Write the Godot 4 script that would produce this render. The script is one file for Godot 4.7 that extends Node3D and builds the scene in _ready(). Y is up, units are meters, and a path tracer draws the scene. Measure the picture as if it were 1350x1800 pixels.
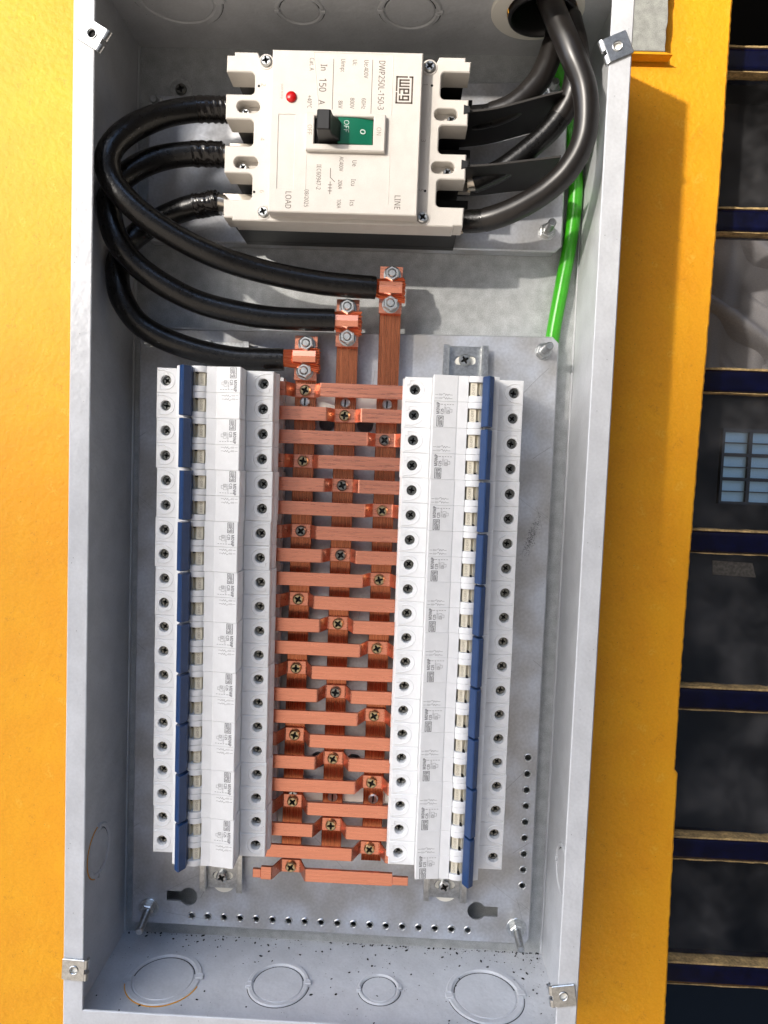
extends Node3D
# A wall-mounted distribution board, open, seen from in front. Authored in millimetres; the origin is the topmost terminal screw row, 1.5 m above the ground.

const BASE := Vector3(0, 1.5, 0)
const ORD := ["first", "second", "third", "fourth", "fifth", "sixth", "seventh", "eighth", "ninth", "tenth"]
var used := {}
var rng := RandomNumberGenerator.new()
var M := {}

# ------------------------------------------------------------------ mesh helper
class Geo:
	var st := SurfaceTool.new()
	var org := Vector3.ZERO
	var gid := 10
	var floor_st: SurfaceTool = null
	var xf := Transform3D.IDENTITY

	func _init(o := Vector3.ZERO) -> void:
		org = o
		st.begin(Mesh.PRIMITIVE_TRIANGLES)

	func tri(a: Vector3, b: Vector3, c: Vector3, g := -1) -> void:   # counter-clockwise seen from outside
		st.set_smooth_group(g)
		for p: Vector3 in [a, c, b]:
			st.add_vertex((xf * p - org) * 0.001)

	func quad(a: Vector3, b: Vector3, c: Vector3, d: Vector3, g := -1) -> void:
		tri(a, b, c, g)
		tri(a, c, d, g)

	static func ccw(p: PackedVector2Array) -> PackedVector2Array:
		var q := p.duplicate()
		if Geometry2D.is_polygon_clockwise(q):
			q.reverse()
		return q

	static func area(p: PackedVector2Array) -> float:
		var s := 0.0
		for i in p.size():
			s += p[i].cross(p[(i + 1) % p.size()])
		return s * 0.5

	static func inset(p: PackedVector2Array, d: float) -> PackedVector2Array:
		var q := PackedVector2Array()
		var n := p.size()
		for i in n:
			var e0 := (p[i] - p[(i + n - 1) % n]).normalized()
			var e1 := (p[(i + 1) % n] - p[i]).normalized()
			var n0 := Vector2(-e0.y, e0.x)
			var n1 := Vector2(-e1.y, e1.x)
			var m := (n0 + n1)
			var k := maxf(1.0 + n0.dot(n1), 0.3)
			q.append(p[i] + m * (d / k))
		return q

	static func bridge(outer: PackedVector2Array, holes: Array) -> PackedVector2Array:
		var poly := outer.duplicate()
		var hs := holes.duplicate()
		var mx := func(h: PackedVector2Array) -> float:
			var m := -1e9
			for v in h:
				m = maxf(m, v.x)
			return m
		hs.sort_custom(func(a, b): return mx.call(a) > mx.call(b))
		for h: PackedVector2Array in hs:
			var k := 0
			for i in h.size():
				if h[i].x > h[k].x:
					k = i
			var s := h[k]
			var best := 1e9
			var bi := -1
			for i in poly.size():
				var a := poly[i]
				var b := poly[(i + 1) % poly.size()]
				if a.y <= s.y and b.y > s.y:   # an edge that runs upwards lies right of the inside
					var x := a.x + (b.x - a.x) * (s.y - a.y) / (b.y - a.y)
					if x > s.x and x < best:
						best = x
						bi = i
			if bi < 0:
				continue
			var e := 0.0015
			var add := PackedVector2Array()
			add.append(Vector2(best, s.y - e))
			add.append(s + Vector2(0, -e))
			for i in range(1, h.size()):
				add.append(h[(k + i) % h.size()])
			add.append(s + Vector2(0, e))
			add.append(Vector2(best, s.y + e))
			var out := PackedVector2Array()
			for i in poly.size():
				out.append(poly[i])
				if i == bi:
					out.append_array(add)
			poly = out
		return poly

	func cap(outer: PackedVector2Array, holes: Array, z: float, up: bool) -> void:
		var p := bridge(outer, holes)
		var t := Geometry2D.triangulate_polygon(p)
		if t.is_empty():
			push_warning("cap not triangulated %d" % p.size())
		for i in range(0, t.size(), 3):
			var a := p[t[i]]
			var b := p[t[i + 1]]
			var c := p[t[i + 2]]
			var pos := (b - a).cross(c - a) > 0.0
			if pos != up:
				var s := b
				b = c
				c = s
			tri(Vector3(a.x, a.y, z), Vector3(b.x, b.y, z), Vector3(c.x, c.y, z))

	# smoothing group of each edge: a new one after every corner sharper than 42 degrees
	func groups(p: PackedVector2Array) -> PackedInt32Array:
		var n := p.size()
		var sharp := []
		var first := -1
		for j in n:
			var e0 := p[j] - p[(j + n - 1) % n]
			var e1 := p[(j + 1) % n] - p[j]
			var ratio := e0.length() / maxf(e1.length(), 1e-6)
			sharp.append(absf(e0.angle_to(e1)) > 0.73 or ratio > 3.0 or ratio < 0.333)
			if sharp[j] and first < 0:
				first = j
		var out := PackedInt32Array()
		out.resize(n)
		gid += 1
		for k in n:
			var j := (k + maxi(first, 0)) % n
			if sharp[j]:
				gid += 1
			out[j] = gid
		return out

	# an extruded outline with holes; bev chamfers the front edge, hb the rims of the holes
	func prism(outer0: PackedVector2Array, holes0: Array, z0: float, z1: float, bev := 0.0, hb := 0.0, back := true) -> void:
		var outer := ccw(outer0)
		var holes := []
		for h: PackedVector2Array in holes0:
			var q := ccw(h)
			q.reverse()
			holes.append(q)
		var loops := [outer] + holes
		var tops := []
		for i in loops.size():
			var d := bev if i == 0 else hb
			tops.append(inset(loops[i], d) if d > 0.0 else loops[i])
			var lp: PackedVector2Array = loops[i]
			var tp: PackedVector2Array = tops[i]
			var n := lp.size()
			var gs := groups(lp)
			for j in n:
				var g := gs[j]
				var a := lp[j]
				var b := lp[(j + 1) % n]
				var e := z1 - d
				quad(Vector3(a.x, a.y, z0), Vector3(b.x, b.y, z0), Vector3(b.x, b.y, e), Vector3(a.x, a.y, e), g)
				if d > 0.0:
					var ta := tp[j]
					var tb := tp[(j + 1) % n]
					quad(Vector3(a.x, a.y, e), Vector3(b.x, b.y, e), Vector3(tb.x, tb.y, z1), Vector3(ta.x, ta.y, z1), g + 100000)
		cap(tops[0], tops.slice(1), z1, true)
		if back:
			cap(outer, holes, z0, false)

	func box(x0: float, x1: float, y0: float, y1: float, z0: float, z1: float, bev := 0.0) -> void:
		prism(Geo.rect(x0, x1, y0, y1), [], z0, z1, bev)

	static func rect(x0: float, x1: float, y0: float, y1: float) -> PackedVector2Array:
		return PackedVector2Array([Vector2(x0, y0), Vector2(x1, y0), Vector2(x1, y1), Vector2(x0, y1)])

	static func circle(x: float, y: float, r: float, n := 20, ph := 0.071) -> PackedVector2Array:
		var p := PackedVector2Array()
		for i in n:
			var a := ph + TAU * i / n
			p.append(Vector2(x + cos(a) * r, y + sin(a) * r))
		return p

	static func rrect(x0: float, x1: float, y0: float, y1: float, r: float, n := 4) -> PackedVector2Array:
		var p := PackedVector2Array()
		for c: Array in [[x1 - r, y0 + r, -PI / 2], [x1 - r, y1 - r, 0.0], [x0 + r, y1 - r, PI / 2], [x0 + r, y0 + r, PI]]:
			for i in n + 1:
				var a: float = c[2] + PI / 2 * i / n
				p.append(Vector2(c[0] + cos(a) * r, c[1] + sin(a) * r))
		return p

	static func band(r0: float, r1: float, a0: float, a1: float, n := 22) -> PackedVector2Array:
		var p := PackedVector2Array()
		for i in n + 1:
			var a := a0 + (a1 - a0) * i / n
			p.append(Vector2(cos(a), sin(a)) * r1)
		for i in n + 1:
			var a := a1 + (a0 - a1) * i / n
			p.append(Vector2(cos(a), sin(a)) * r0)
		return p

	static func spline(pts: Array, per := 8) -> PackedVector3Array:
		var q := PackedVector3Array()
		var n := pts.size()
		for i in n - 1:
			var a: Vector3 = pts[maxi(i - 1, 0)]
			var b: Vector3 = pts[i]
			var c: Vector3 = pts[i + 1]
			var d: Vector3 = pts[mini(i + 2, n - 1)]
			for k in per:
				q.append(b.cubic_interpolate(c, a, d, float(k) / per))
		q.append(pts[n - 1])
		return q

	# a swept tube; rad(i, t, angle) may vary
	func tube(q: PackedVector3Array, r: float, seg := 14, rad = null, caps := true) -> void:
		var n := q.size()
		var t0 := (q[1] - q[0]).normalized()
		var u := t0.cross(Vector3(0.13, 0.21, 1)).normalized()
		var rings := []
		for i in n:
			var t := (q[mini(i + 1, n - 1)] - q[maxi(i - 1, 0)]).normalized()
			u = (u - t * u.dot(t)).normalized()
			var w := t.cross(u)
			var ring := PackedVector3Array()
			for k in seg:
				var a := TAU * k / seg
				var rr := r if rad == null else r * float(rad.call(float(i) / (n - 1), a))
				ring.append(q[i] + (u * cos(a) + w * sin(a)) * rr)
			rings.append(ring)
		for i in n - 1:
			for k in seg:
				var k2 := (k + 1) % seg
				quad(rings[i][k], rings[i][k2], rings[i + 1][k2], rings[i + 1][k], 3)
		if caps:
			for k in seg:
				tri(q[0], rings[0][(k + 1) % seg], rings[0][k])
				tri(q[n - 1], rings[n - 1][k], rings[n - 1][(k + 1) % seg])

	# spun profile (radius, height) about z
	func lathe(x: float, y: float, prof: Array, seg := 20, g := 4) -> void:
		for i in prof.size() - 1:
			var a: Vector2 = prof[i]
			var b: Vector2 = prof[i + 1]
			for k in seg:
				var c0 := Vector2.from_angle(TAU * k / seg)
				var c1 := Vector2.from_angle(TAU * (k + 1) / seg)
				var p0 := Vector3(x + c0.x * a.x, y + c0.y * a.x, a.y)
				var p1 := Vector3(x + c1.x * a.x, y + c1.y * a.x, a.y)
				var p2 := Vector3(x + c1.x * b.x, y + c1.y * b.x, b.y)
				var p3 := Vector3(x + c0.x * b.x, y + c0.y * b.x, b.y)
				if a.x > 0.001:
					tri(p0, p1, p2, g)
				if b.x > 0.001:
					tri(p0, p2, p3, g)

	func cross(x: float, y: float, r: float, w: float, ang: float) -> PackedVector2Array:
		var p := PackedVector2Array()
		for k in 4:
			var d := Vector2.from_angle(ang + PI / 2 * k)
			var e := Vector2(-d.y, d.x)
			p.append(Vector2(x, y) + d * w * 0.5 * 1.05 - e * w * 0.5 * 1.05)
			p.append(Vector2(x, y) + d * r - e * w * 0.32)
			p.append(Vector2(x, y) + d * r + e * w * 0.32)
		return p

	# a pan head with a cross recess (kind 0) or a slot (kind 1)
	func screw(x: float, y: float, z: float, r: float, h: float, ang: float, kind := 0) -> void:
		var hole: PackedVector2Array
		if kind == 0:
			hole = cross(x, y, r * 0.70, r * 0.46, ang)
		else:
			var d := Vector2.from_angle(ang)
			var e := Vector2(-d.y, d.x)
			var c := Vector2(x, y)
			hole = PackedVector2Array([c - d * r * 0.74 - e * r * 0.15, c + d * r * 0.74 - e * r * 0.15, c + d * r * 0.74 + e * r * 0.15, c - d * r * 0.74 + e * r * 0.15])
		prism(circle(x, y, r, 20, ang), [hole], z, z + h, minf(h * 0.42, r * 0.22), 0.0, false)
		if floor_st == null:
			floor_st = SurfaceTool.new()
			floor_st.begin(Mesh.PRIMITIVE_TRIANGLES)
			floor_st.set_smooth_group(-1)
		var c := circle(x, y, r * 0.9, 12)
		for i in range(1, 11):
			for p: Vector2 in [c[0], c[i + 1], c[i]]:
				floor_st.add_vertex((xf * Vector3(p.x, p.y, z + h * 0.2) - org) * 0.001)

	func line(pts: Array, w: float, z: float) -> void:   # a printed stroke
		for i in pts.size() - 1:
			var a: Vector2 = pts[i]
			var b: Vector2 = pts[i + 1]
			var d := (b - a).normalized()
			var e := Vector2(-d.y, d.x) * w * 0.5
			a -= d * w * 0.5
			b += d * w * 0.5
			quad(Vector3(a.x - e.x, a.y - e.y, z), Vector3(b.x - e.x, b.y - e.y, z), Vector3(b.x + e.x, b.y + e.y, z), Vector3(a.x + e.x, a.y + e.y, z))

	# lettering: at is the start of the line, reading along `along`, h = capital height
	func text(s: String, at: Vector3, along: Vector3, up: Vector3, h: float, squeeze := 1.0, bold := false) -> void:
		var t := TextMesh.new()
		var f := SystemFont.new()
		f.font_names = PackedStringArray(["Droid Sans"])
		if bold:
			f.font_weight = 700
		t.font = f
		t.text = s
		t.font_size = 64
		t.pixel_size = 0.01
		t.depth = 0.0
		t.curve_step = 2.0
		t.horizontal_alignment = HORIZONTAL_ALIGNMENT_LEFT
		t.vertical_alignment = VERTICAL_ALIGNMENT_CENTER
		var arr := t.get_mesh_arrays()
		var vs: PackedVector3Array = arr[Mesh.ARRAY_VERTEX]
		var ix = arr[Mesh.ARRAY_INDEX]
		var k := h / 0.457
		var put := func(v: Vector3) -> Vector3: return at + along * (v.x * k * squeeze) + up * (v.y * k) + along.cross(up) * 0.0
		var n: int = ix.size() if ix != null and ix.size() > 0 else vs.size()
		for i in range(0, n, 3):
			var id := [i, i + 1, i + 2]
			if ix != null and ix.size() > 0:
				id = [ix[i], ix[i + 1], ix[i + 2]]
			var a: Vector3 = put.call(vs[id[0]])
			var b: Vector3 = put.call(vs[id[1]])
			var c: Vector3 = put.call(vs[id[2]])
			if (b - a).cross(c - a).dot(along.cross(up)) < 0.0:
				tri(a, c, b)
			else:
				tri(a, b, c)

	func mesh() -> ArrayMesh:
		st.generate_normals()
		var me := st.commit()
		if floor_st != null:   # the dirty bottom of a screw's recess is a second surface
			floor_st.generate_normals()
			floor_st.commit(me)
		return me


func V(x: float, y: float, z: float) -> Vector3:
	return Vector3(x, y, z)

func numbered(n: String) -> String:
	used[n] = used.get(n, -1) + 1
	return n if used[n] == 0 else "%s_%03d" % [n, used[n]]

func thing(called: String, label: String, category: String, at: Vector3, group := "") -> Node3D:
	var o := Node3D.new()
	o.name = numbered(called)
	o.position = BASE + at * 0.001
	add_child(o)
	tag(o, label, category, group)
	return o

func tag(o: Node3D, label: String, category: String, group := "") -> void:
	o.set_meta("label", label)
	o.set_meta("category", category)
	if group:
		o.set_meta("group", group)

func part(called: String, g: Geo, m: Material, parent: Node3D) -> MeshInstance3D:
	return part_mesh(called, g.mesh(), m, parent)

func part_mesh(called: String, me: Mesh, m: Material, parent: Node3D, at := Vector3.ZERO) -> MeshInstance3D:
	var o := MeshInstance3D.new()
	var n := 0
	var nm := called
	while parent.has_node(NodePath(nm)):
		n += 1
		nm = "%s_%03d" % [called, n]
	o.name = nm
	o.mesh = me
	o.material_override = null
	for i in me.get_surface_count():
		o.set_surface_override_material(i, m if i == 0 else M.dark)
	o.position = at * 0.001
	parent.add_child(o, true)
	return o

func solo(called: String, g: Geo, m: Material, at: Vector3) -> MeshInstance3D:
	var o := MeshInstance3D.new()
	o.name = numbered(called)
	o.mesh = g.mesh()
	o.set_surface_override_material(0, m)
	o.position = BASE + at * 0.001
	add_child(o)
	return o

func copy(src: Node3D, at: Vector3) -> Node3D:
	var c: Node3D = src.duplicate()
	c.name = numbered(String(src.name).rstrip("_0123456789"))
	c.position = BASE + at * 0.001
	add_child(c)
	return c

# ------------------------------------------------------------------ materials
func noise_img(size: int, freq: float, octaves: int, sd: int, kind := FastNoiseLite.TYPE_SIMPLEX_SMOOTH) -> Image:
	var n := FastNoiseLite.new()
	n.seed = sd
	n.noise_type = kind
	n.frequency = freq
	n.fractal_type = FastNoiseLite.FRACTAL_FBM
	n.fractal_octaves = octaves
	return n.get_seamless_image(size, size)

# a grey tint map that stays between lo and hi (sRGB factors), coarse and fine noise mixed
func tint(size: int, f0: float, f1: float, lo: float, hi: float, sd: int, share := 0.5, specks := 0, cool := 0.0, scratches := 0) -> ImageTexture:
	var a := noise_img(size, f0, 3, sd)
	var b := noise_img(size, f1, 2, sd + 7)
	var im := Image.create(size, size, true, Image.FORMAT_RGB8)
	var pa := a.get_data()
	var pb := b.get_data()
	var out := PackedByteArray()
	out.resize(size * size * 3)
	for i in size * size:
		var t := (pa[i] * (1.0 - share) + pb[i] * share) / 255.0
		t = clampf((t - 0.5) * 1.7 + 0.5, 0, 1)
		var v := (lo + (hi - lo) * t) * 255.0
		var w := (pa[i] / 255.0 - 0.5) * cool * 255.0
		out[i * 3] = int(clampf(v - w, 0, 255))
		out[i * 3 + 1] = int(clampf(v - w * 0.2, 0, 255))
		out[i * 3 + 2] = int(clampf(v + w, 0, 255))
	var r := RandomNumberGenerator.new()
	r.seed = sd
	for i in specks:
		var p := (r.randi() % size) * size + r.randi() % size
		var k := r.randf_range(0.25, 0.7)
		for c in 3:
			out[p * 3 + c] = int(out[p * 3 + c] * k)
	for i in scratches:
		var p := Vector2(r.randi() % size, r.randi() % size)
		var d := Vector2.from_angle(r.randf() * TAU)
		var k := r.randf_range(0.72, 1.2)
		for j in r.randi_range(20, 160):
			p += d
			d = d.rotated(r.randf_range(-0.02, 0.02))
			var id := posmod(int(p.y), size) * size + posmod(int(p.x), size)
			for c in 3:
				out[id * 3 + c] = int(clampf(out[id * 3 + c] * k, 0, 255))
	im = Image.create_from_data(size, size, false, Image.FORMAT_RGB8, out)
	im.generate_mipmaps()
	return ImageTexture.create_from_image(im)

# yellow wall paint: two close shades, pale rubbed patches and a few brown scuffs
func wall_paint() -> ImageTexture:
	var a := noise_img(1024, 0.004, 4, 131).get_data()
	var b := noise_img(1024, 0.09, 3, 132).get_data()
	var c := noise_img(1024, 0.011, 4, 133).get_data()
	var out := PackedByteArray()
	out.resize(1024 * 1024 * 3)
	for i in 1024 * 1024:
		var t := a[i] / 255.0
		var f := b[i] / 255.0
		var col := Color(0.915, 0.62, 0.03).lerp(Color(0.94, 0.665, 0.045), t)
		col = col.lerp(Color(0.93, 0.70, 0.28), smoothstep(0.74, 0.86, c[i] / 255.0) * 0.55 * smoothstep(0.35, 0.6, f))
		col = col.lerp(Color(0.70, 0.45, 0.06), smoothstep(0.25, 0.14, c[i] / 255.0) * 0.35 * smoothstep(0.45, 0.7, f))
		var k := 0.965 + 0.06 * (f - 0.5)
		out[i * 3] = int(clampf(col.r * k, 0, 1) * 255.0)
		out[i * 3 + 1] = int(clampf(col.g * k, 0, 1) * 255.0)
		out[i * 3 + 2] = int(clampf(col.b * k, 0, 1) * 255.0)
	var r := RandomNumberGenerator.new()
	r.seed = 9
	for i in 70:
		var p := Vector2i(r.randi() % 1020 + 2, r.randi() % 1020 + 2)
		for d: Vector2i in [Vector2i(0, 0), Vector2i(1, 0), Vector2i(0, 1)]:
			var id := (p.y + d.y) * 1024 + p.x + d.x
			for q in 3:
				out[id * 3 + q] = int(out[id * 3 + q] * 0.45)
	var im := Image.create_from_data(1024, 1024, false, Image.FORMAT_RGB8, out)
	im.generate_mipmaps()
	return ImageTexture.create_from_image(im)

func mat(c: Color, rough: float, metal := 0.0) -> StandardMaterial3D:
	var m := StandardMaterial3D.new()
	m.albedo_color = c
	m.roughness = rough
	m.metallic = metal
	return m

func tri_map(m: StandardMaterial3D, sc: Vector3) -> StandardMaterial3D:
	m.uv1_triplanar = true
	m.uv1_scale = sc
	m.uv1_triplanar_sharpness = 8.0
	return m

func relief(m: StandardMaterial3D, im: Image, cm: float) -> void:
	m.heightmap_enabled = true
	m.heightmap_scale = cm
	m.heightmap_texture = ImageTexture.create_from_image(im)

func make_materials() -> void:
	var s1 := Vector3.ONE
	var m := mat(Color(0.80, 0.81, 0.825), 0.38)                      # powder-coated sheet
	m.albedo_texture = tint(512, 0.012, 0.15, 0.93, 1.0, 3, 0.35, 60)
	relief(m, noise_img(512, 0.06, 2, 12), 0.02)
	M.paint = tri_map(m, s1 * 5.0)
	m = mat(Color(0.82, 0.83, 0.85), 0.40, 0.5)                      # zinc-plated mounting plate
	m.albedo_texture = tint(1024, 0.006, 0.10, 0.80, 1.0, 21, 0.25, 150, 0.05, 46)
	m.roughness_texture = tint(512, 0.02, 0.12, 0.75, 1.0, 33, 0.4)
	M.plate = tri_map(m, s1 * 3.1)
	m = mat(Color(0.77, 0.785, 0.79), 0.5, 0.25)                      # back sheet, mottled
	m.albedo_texture = tint(1024, 0.02, 0.22, 0.80, 1.0, 41, 0.55, 300)
	M.back = tri_map(m, s1 * 4.0)
	m = mat(Color(0.905, 0.91, 0.915), 0.42)                            # breaker plastic
	m.albedo_texture = tint(256, 0.02, 0.2, 0.965, 1.0, 51, 0.4)
	M.white = tri_map(m, s1 * 20.0)
	M.ivory = mat(Color(0.85, 0.825, 0.75), 0.45)
	m = mat(Color(0.82, 0.80, 0.77), 0.5)                             # main breaker plastic
	m.albedo_texture = tint(256, 0.02, 0.25, 0.955, 1.0, 61, 0.5)
	M.cream = tri_map(m, s1 * 14.0)
	M.blue = tri_map(mat(Color(0.105, 0.235, 0.42), 0.34), s1 * 20)
	(M.blue as StandardMaterial3D).albedo_texture = tint(256, 0.03, 0.2, 0.9, 1.0, 71)
	M.black = mat(Color(0.075, 0.075, 0.08), 0.48)
	M.dark = mat(Color(0.03, 0.03, 0.03), 0.8)
	m = mat(Color(0.062, 0.058, 0.056), 0.36)                          # cable jacket
	m.albedo_texture = tint(512, 0.03, 0.2, 0.6, 1.0, 81, 0.5, 200, 0.0, 60)
	m.roughness_texture = tint(512, 0.03, 0.15, 0.7, 1.0, 82)
	relief(m, noise_img(256, 0.05, 3, 15), 0.01)
	M.rubber = tri_map(m, Vector3(14, 14, 14))
	m = mat(Color(0.125, 0.112, 0.105), 0.34)                          # faded heat-shrink sleeve
	m.albedo_texture = tint(512, 0.03, 0.2, 0.8, 1.0, 91, 0.5, 150)
	M.sleeve = tri_map(m, Vector3(12, 12, 12))
	M.tape = mat(Color(0.075, 0.066, 0.062), 0.2)
	M.barrier = mat(Color(0.055, 0.055, 0.058), 0.55)
	M.barrier_edge = mat(Color(0.17, 0.16, 0.15), 0.7)
	m = mat(Color(0.23, 0.66, 0.09), 0.3)
	m.albedo_texture = tint(256, 0.03, 0.15, 0.9, 1.0, 95)
	M.green_wire = tri_map(m, s1 * 12)
	for k in 2:                                                        # brushed copper, grain along y (0) or x (1)
		m = mat([Color(0.84, 0.51, 0.36), Color(0.945, 0.635, 0.525)][k], [0.33, 0.36][k], [0.95, 0.92][k])
		m.albedo_texture = tint(512, 0.03, 0.12, [0.74, 0.93][k], 1.0, 101 + k, 0.5)
		m.roughness_texture = tint(512, 0.03, 0.15, 0.7, 1.0, 111 + k)
		tri_map(m, [Vector3(60, 0.7, 20), Vector3(0.9, 30, 20)][k])
		M[["copper_bar", "copper_strip"][k]] = m
	M.copper_wire = mat(Color(0.92, 0.50, 0.33), 0.3, 1.0)
	m = mat(Color(0.87, 0.88, 0.88), 0.31, 1.0)                       # zinc bolts
	m.albedo_texture = tint(256, 0.03, 0.2, 0.8, 1.0, 121)
	M.zinc = tri_map(m, s1 * 30)
	M.steel = mat(Color(0.55, 0.55, 0.53), 0.3, 1.0)
	M.brass = mat(Color(0.74, 0.68, 0.54), 0.3, 1.0)
	M.tin = mat(Color(0.80, 0.77, 0.72), 0.28, 1.0)
	M.red = mat(Color(0.72, 0.03, 0.04), 0.3)
	M.green = mat(Color(0.0, 0.40, 0.29), 0.35)
	M.print = mat(Color(0.40, 0.40, 0.41), 0.6)
	M.print_warm = mat(Color(0.33, 0.28, 0.24), 0.6)
	M.print_white = mat(Color(0.80, 0.86, 0.82), 0.6)
	M.print_faint = mat(Color(0.60, 0.56, 0.50), 0.6)
	M.washer = mat(Color(0.93, 0.92, 0.88), 0.4)
	m = mat(Color(1, 1, 1), 0.62)                            # painted plaster
	m.albedo_texture = wall_paint()
	var wall_h := noise_img(1024, 0.03, 4, 17)
	var lumps := RandomNumberGenerator.new()
	lumps.seed = 5
	for i in 420:
		var c := Vector2(lumps.randi() % 1024, lumps.randi() % 1024)
		var r := lumps.randf_range(2.0, 7.0)
		var sgn := 0.5 if lumps.randf() < 0.75 else -0.4
		for y in range(-8, 9):
			for x in range(-8, 9):
				var d := Vector2(x, y).length() / r
				if d < 1.0:
					var px := posmod(int(c.x) + x, 1024)
					var py := posmod(int(c.y) + y, 1024)
					var v := clampf(wall_h.get_pixel(px, py).r + sgn * (1.0 - d * d) * 0.5, 0, 1)
					wall_h.set_pixel(px, py, Color(v, v, v))
	relief(m, wall_h, 0.036)
	M.wall = tri_map(m, s1 * 4.1)
	m = mat(Color(0.035, 0.055, 0.20), 0.24)
	m.albedo_texture = tint(512, 0.02, 0.1, 0.6, 1.0, 141, 0.4, 100)
	M.window_blue = tri_map(m, s1 * 6)
	m = mat(Color(0.80, 0.68, 0.47), 0.7)
	m.albedo_texture = tint(512, 0.02, 0.1, 0.6, 1.0, 142, 0.5, 300)
	M.putty = tri_map(m, s1 * 6)
	m = mat(Color(0.42, 0.42, 0.43, 0.2), 0.03)
	m.albedo_texture = tint(512, 0.006, 0.05, 0.25, 1.0, 171, 0.2, 60, 0.0, 10)
	tri_map(m, s1 * 3.0)
	m.transparency = BaseMaterial3D.TRANSPARENCY_ALPHA
	M.glass = m
	m = mat(Color(0.70, 0.69, 0.70), 0.85)
	m.albedo_texture = tint(512, 0.05, 0.3, 0.88, 1.0, 151)
	M.cloth = tri_map(m, Vector3(12, 40, 12))
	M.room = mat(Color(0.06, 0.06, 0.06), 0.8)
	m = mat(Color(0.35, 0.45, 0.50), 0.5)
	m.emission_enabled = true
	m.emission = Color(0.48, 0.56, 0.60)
	m.emission_energy_multiplier = 0.09  # faint glow in place of a reflection in the glass
	M.reflected_pane = m
	m = mat(Color(0.69, 0.70, 0.68), 0.55, 0.1)
	m.albedo_texture = tint(512, 0.03, 0.3, 0.75, 1.0, 161, 0.6, 200)
	M.duct = tri_map(m, s1 * 8)
	M.crumbs = mat(Color(0.09, 0.075, 0.06), 0.9)
	M.smudge = mat(Color(0.36, 0.36, 0.37), 0.9)
	m = mat(Color(0.33, 0.32, 0.31), 0.8)
	m.albedo_texture = tint(256, 0.05, 0.3, 0.5, 1.0, 181)
	M.old_tape = tri_map(m, s1 * 20)
	M.plaster = mat(Color(0.36, 0.34, 0.32), 0.9)
	M.blocker = mat(Color(0.14, 0.13, 0.12), 0.9)  # dark, for the added wall and roof that block the sky


func _ready() -> void:
	rng.seed = 11
	# ---- camera
	var cam := Camera3D.new()
	cam.name = "camera"
	cam.fov = 71.87
	cam.near = 0.01
	cam.far = 200.0
	cam.transform = Transform3D(Basis(Vector3(0.999, 0.0379, -0.0256), Vector3(-0.0394, 0.9974, -0.0606), Vector3(0.0232, 0.0615, 0.9978)).orthonormalized(), BASE + Vector3(0.14526, -0.05786, 0.57935))
	add_child(cam)
	# ---- sky, sun, exposure
	var we := WorldEnvironment.new()
	we.name = "world"
	var env := Environment.new()
	var sky := Sky.new()
	var sm := ProceduralSkyMaterial.new()
	sm.sky_top_color = Color(0.38, 0.48, 0.63)
	sm.sky_horizon_color = Color(0.50, 0.57, 0.66)
	sm.sky_curve = 0.25
	sm.ground_bottom_color = Color(0.30, 0.28, 0.26)
	sm.ground_horizon_color = Color(0.33, 0.32, 0.30)
	sm.sun_angle_max = 58.0
	sm.sun_curve = 1.0
	sky.sky_material = sm
	env.background_mode = Environment.BG_SKY
	env.sky = sky
	env.background_energy_multiplier = 5.0
	env.tonemap_mode = Environment.TONE_MAPPER_LINEAR
	env.tonemap_exposure = 2.65
	env.sdfgi_enabled = true
	env.ssao_enabled = true
	env.ssil_enabled = true
	we.environment = env
	add_child(we)
	var sun := DirectionalLight3D.new()
	sun.name = "sun"
	sun.light_energy = 0.62
	sun.light_angular_distance = 2.0
	sun.light_color = Color(1.0, 0.965, 0.92)
	sun.shadow_enabled = true
	sun.basis = Basis.looking_at(Vector3(0.71, -0.30, -1.0).normalized(), Vector3.UP)
	add_child(sun)
	make_materials()
	build_setting()
	build_enclosure()
	build_plates()
	build_rails()
	build_busbars()
	build_breakers()
	build_main_breaker()
	build_cables()
	build_clips_and_crumbs()

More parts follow.
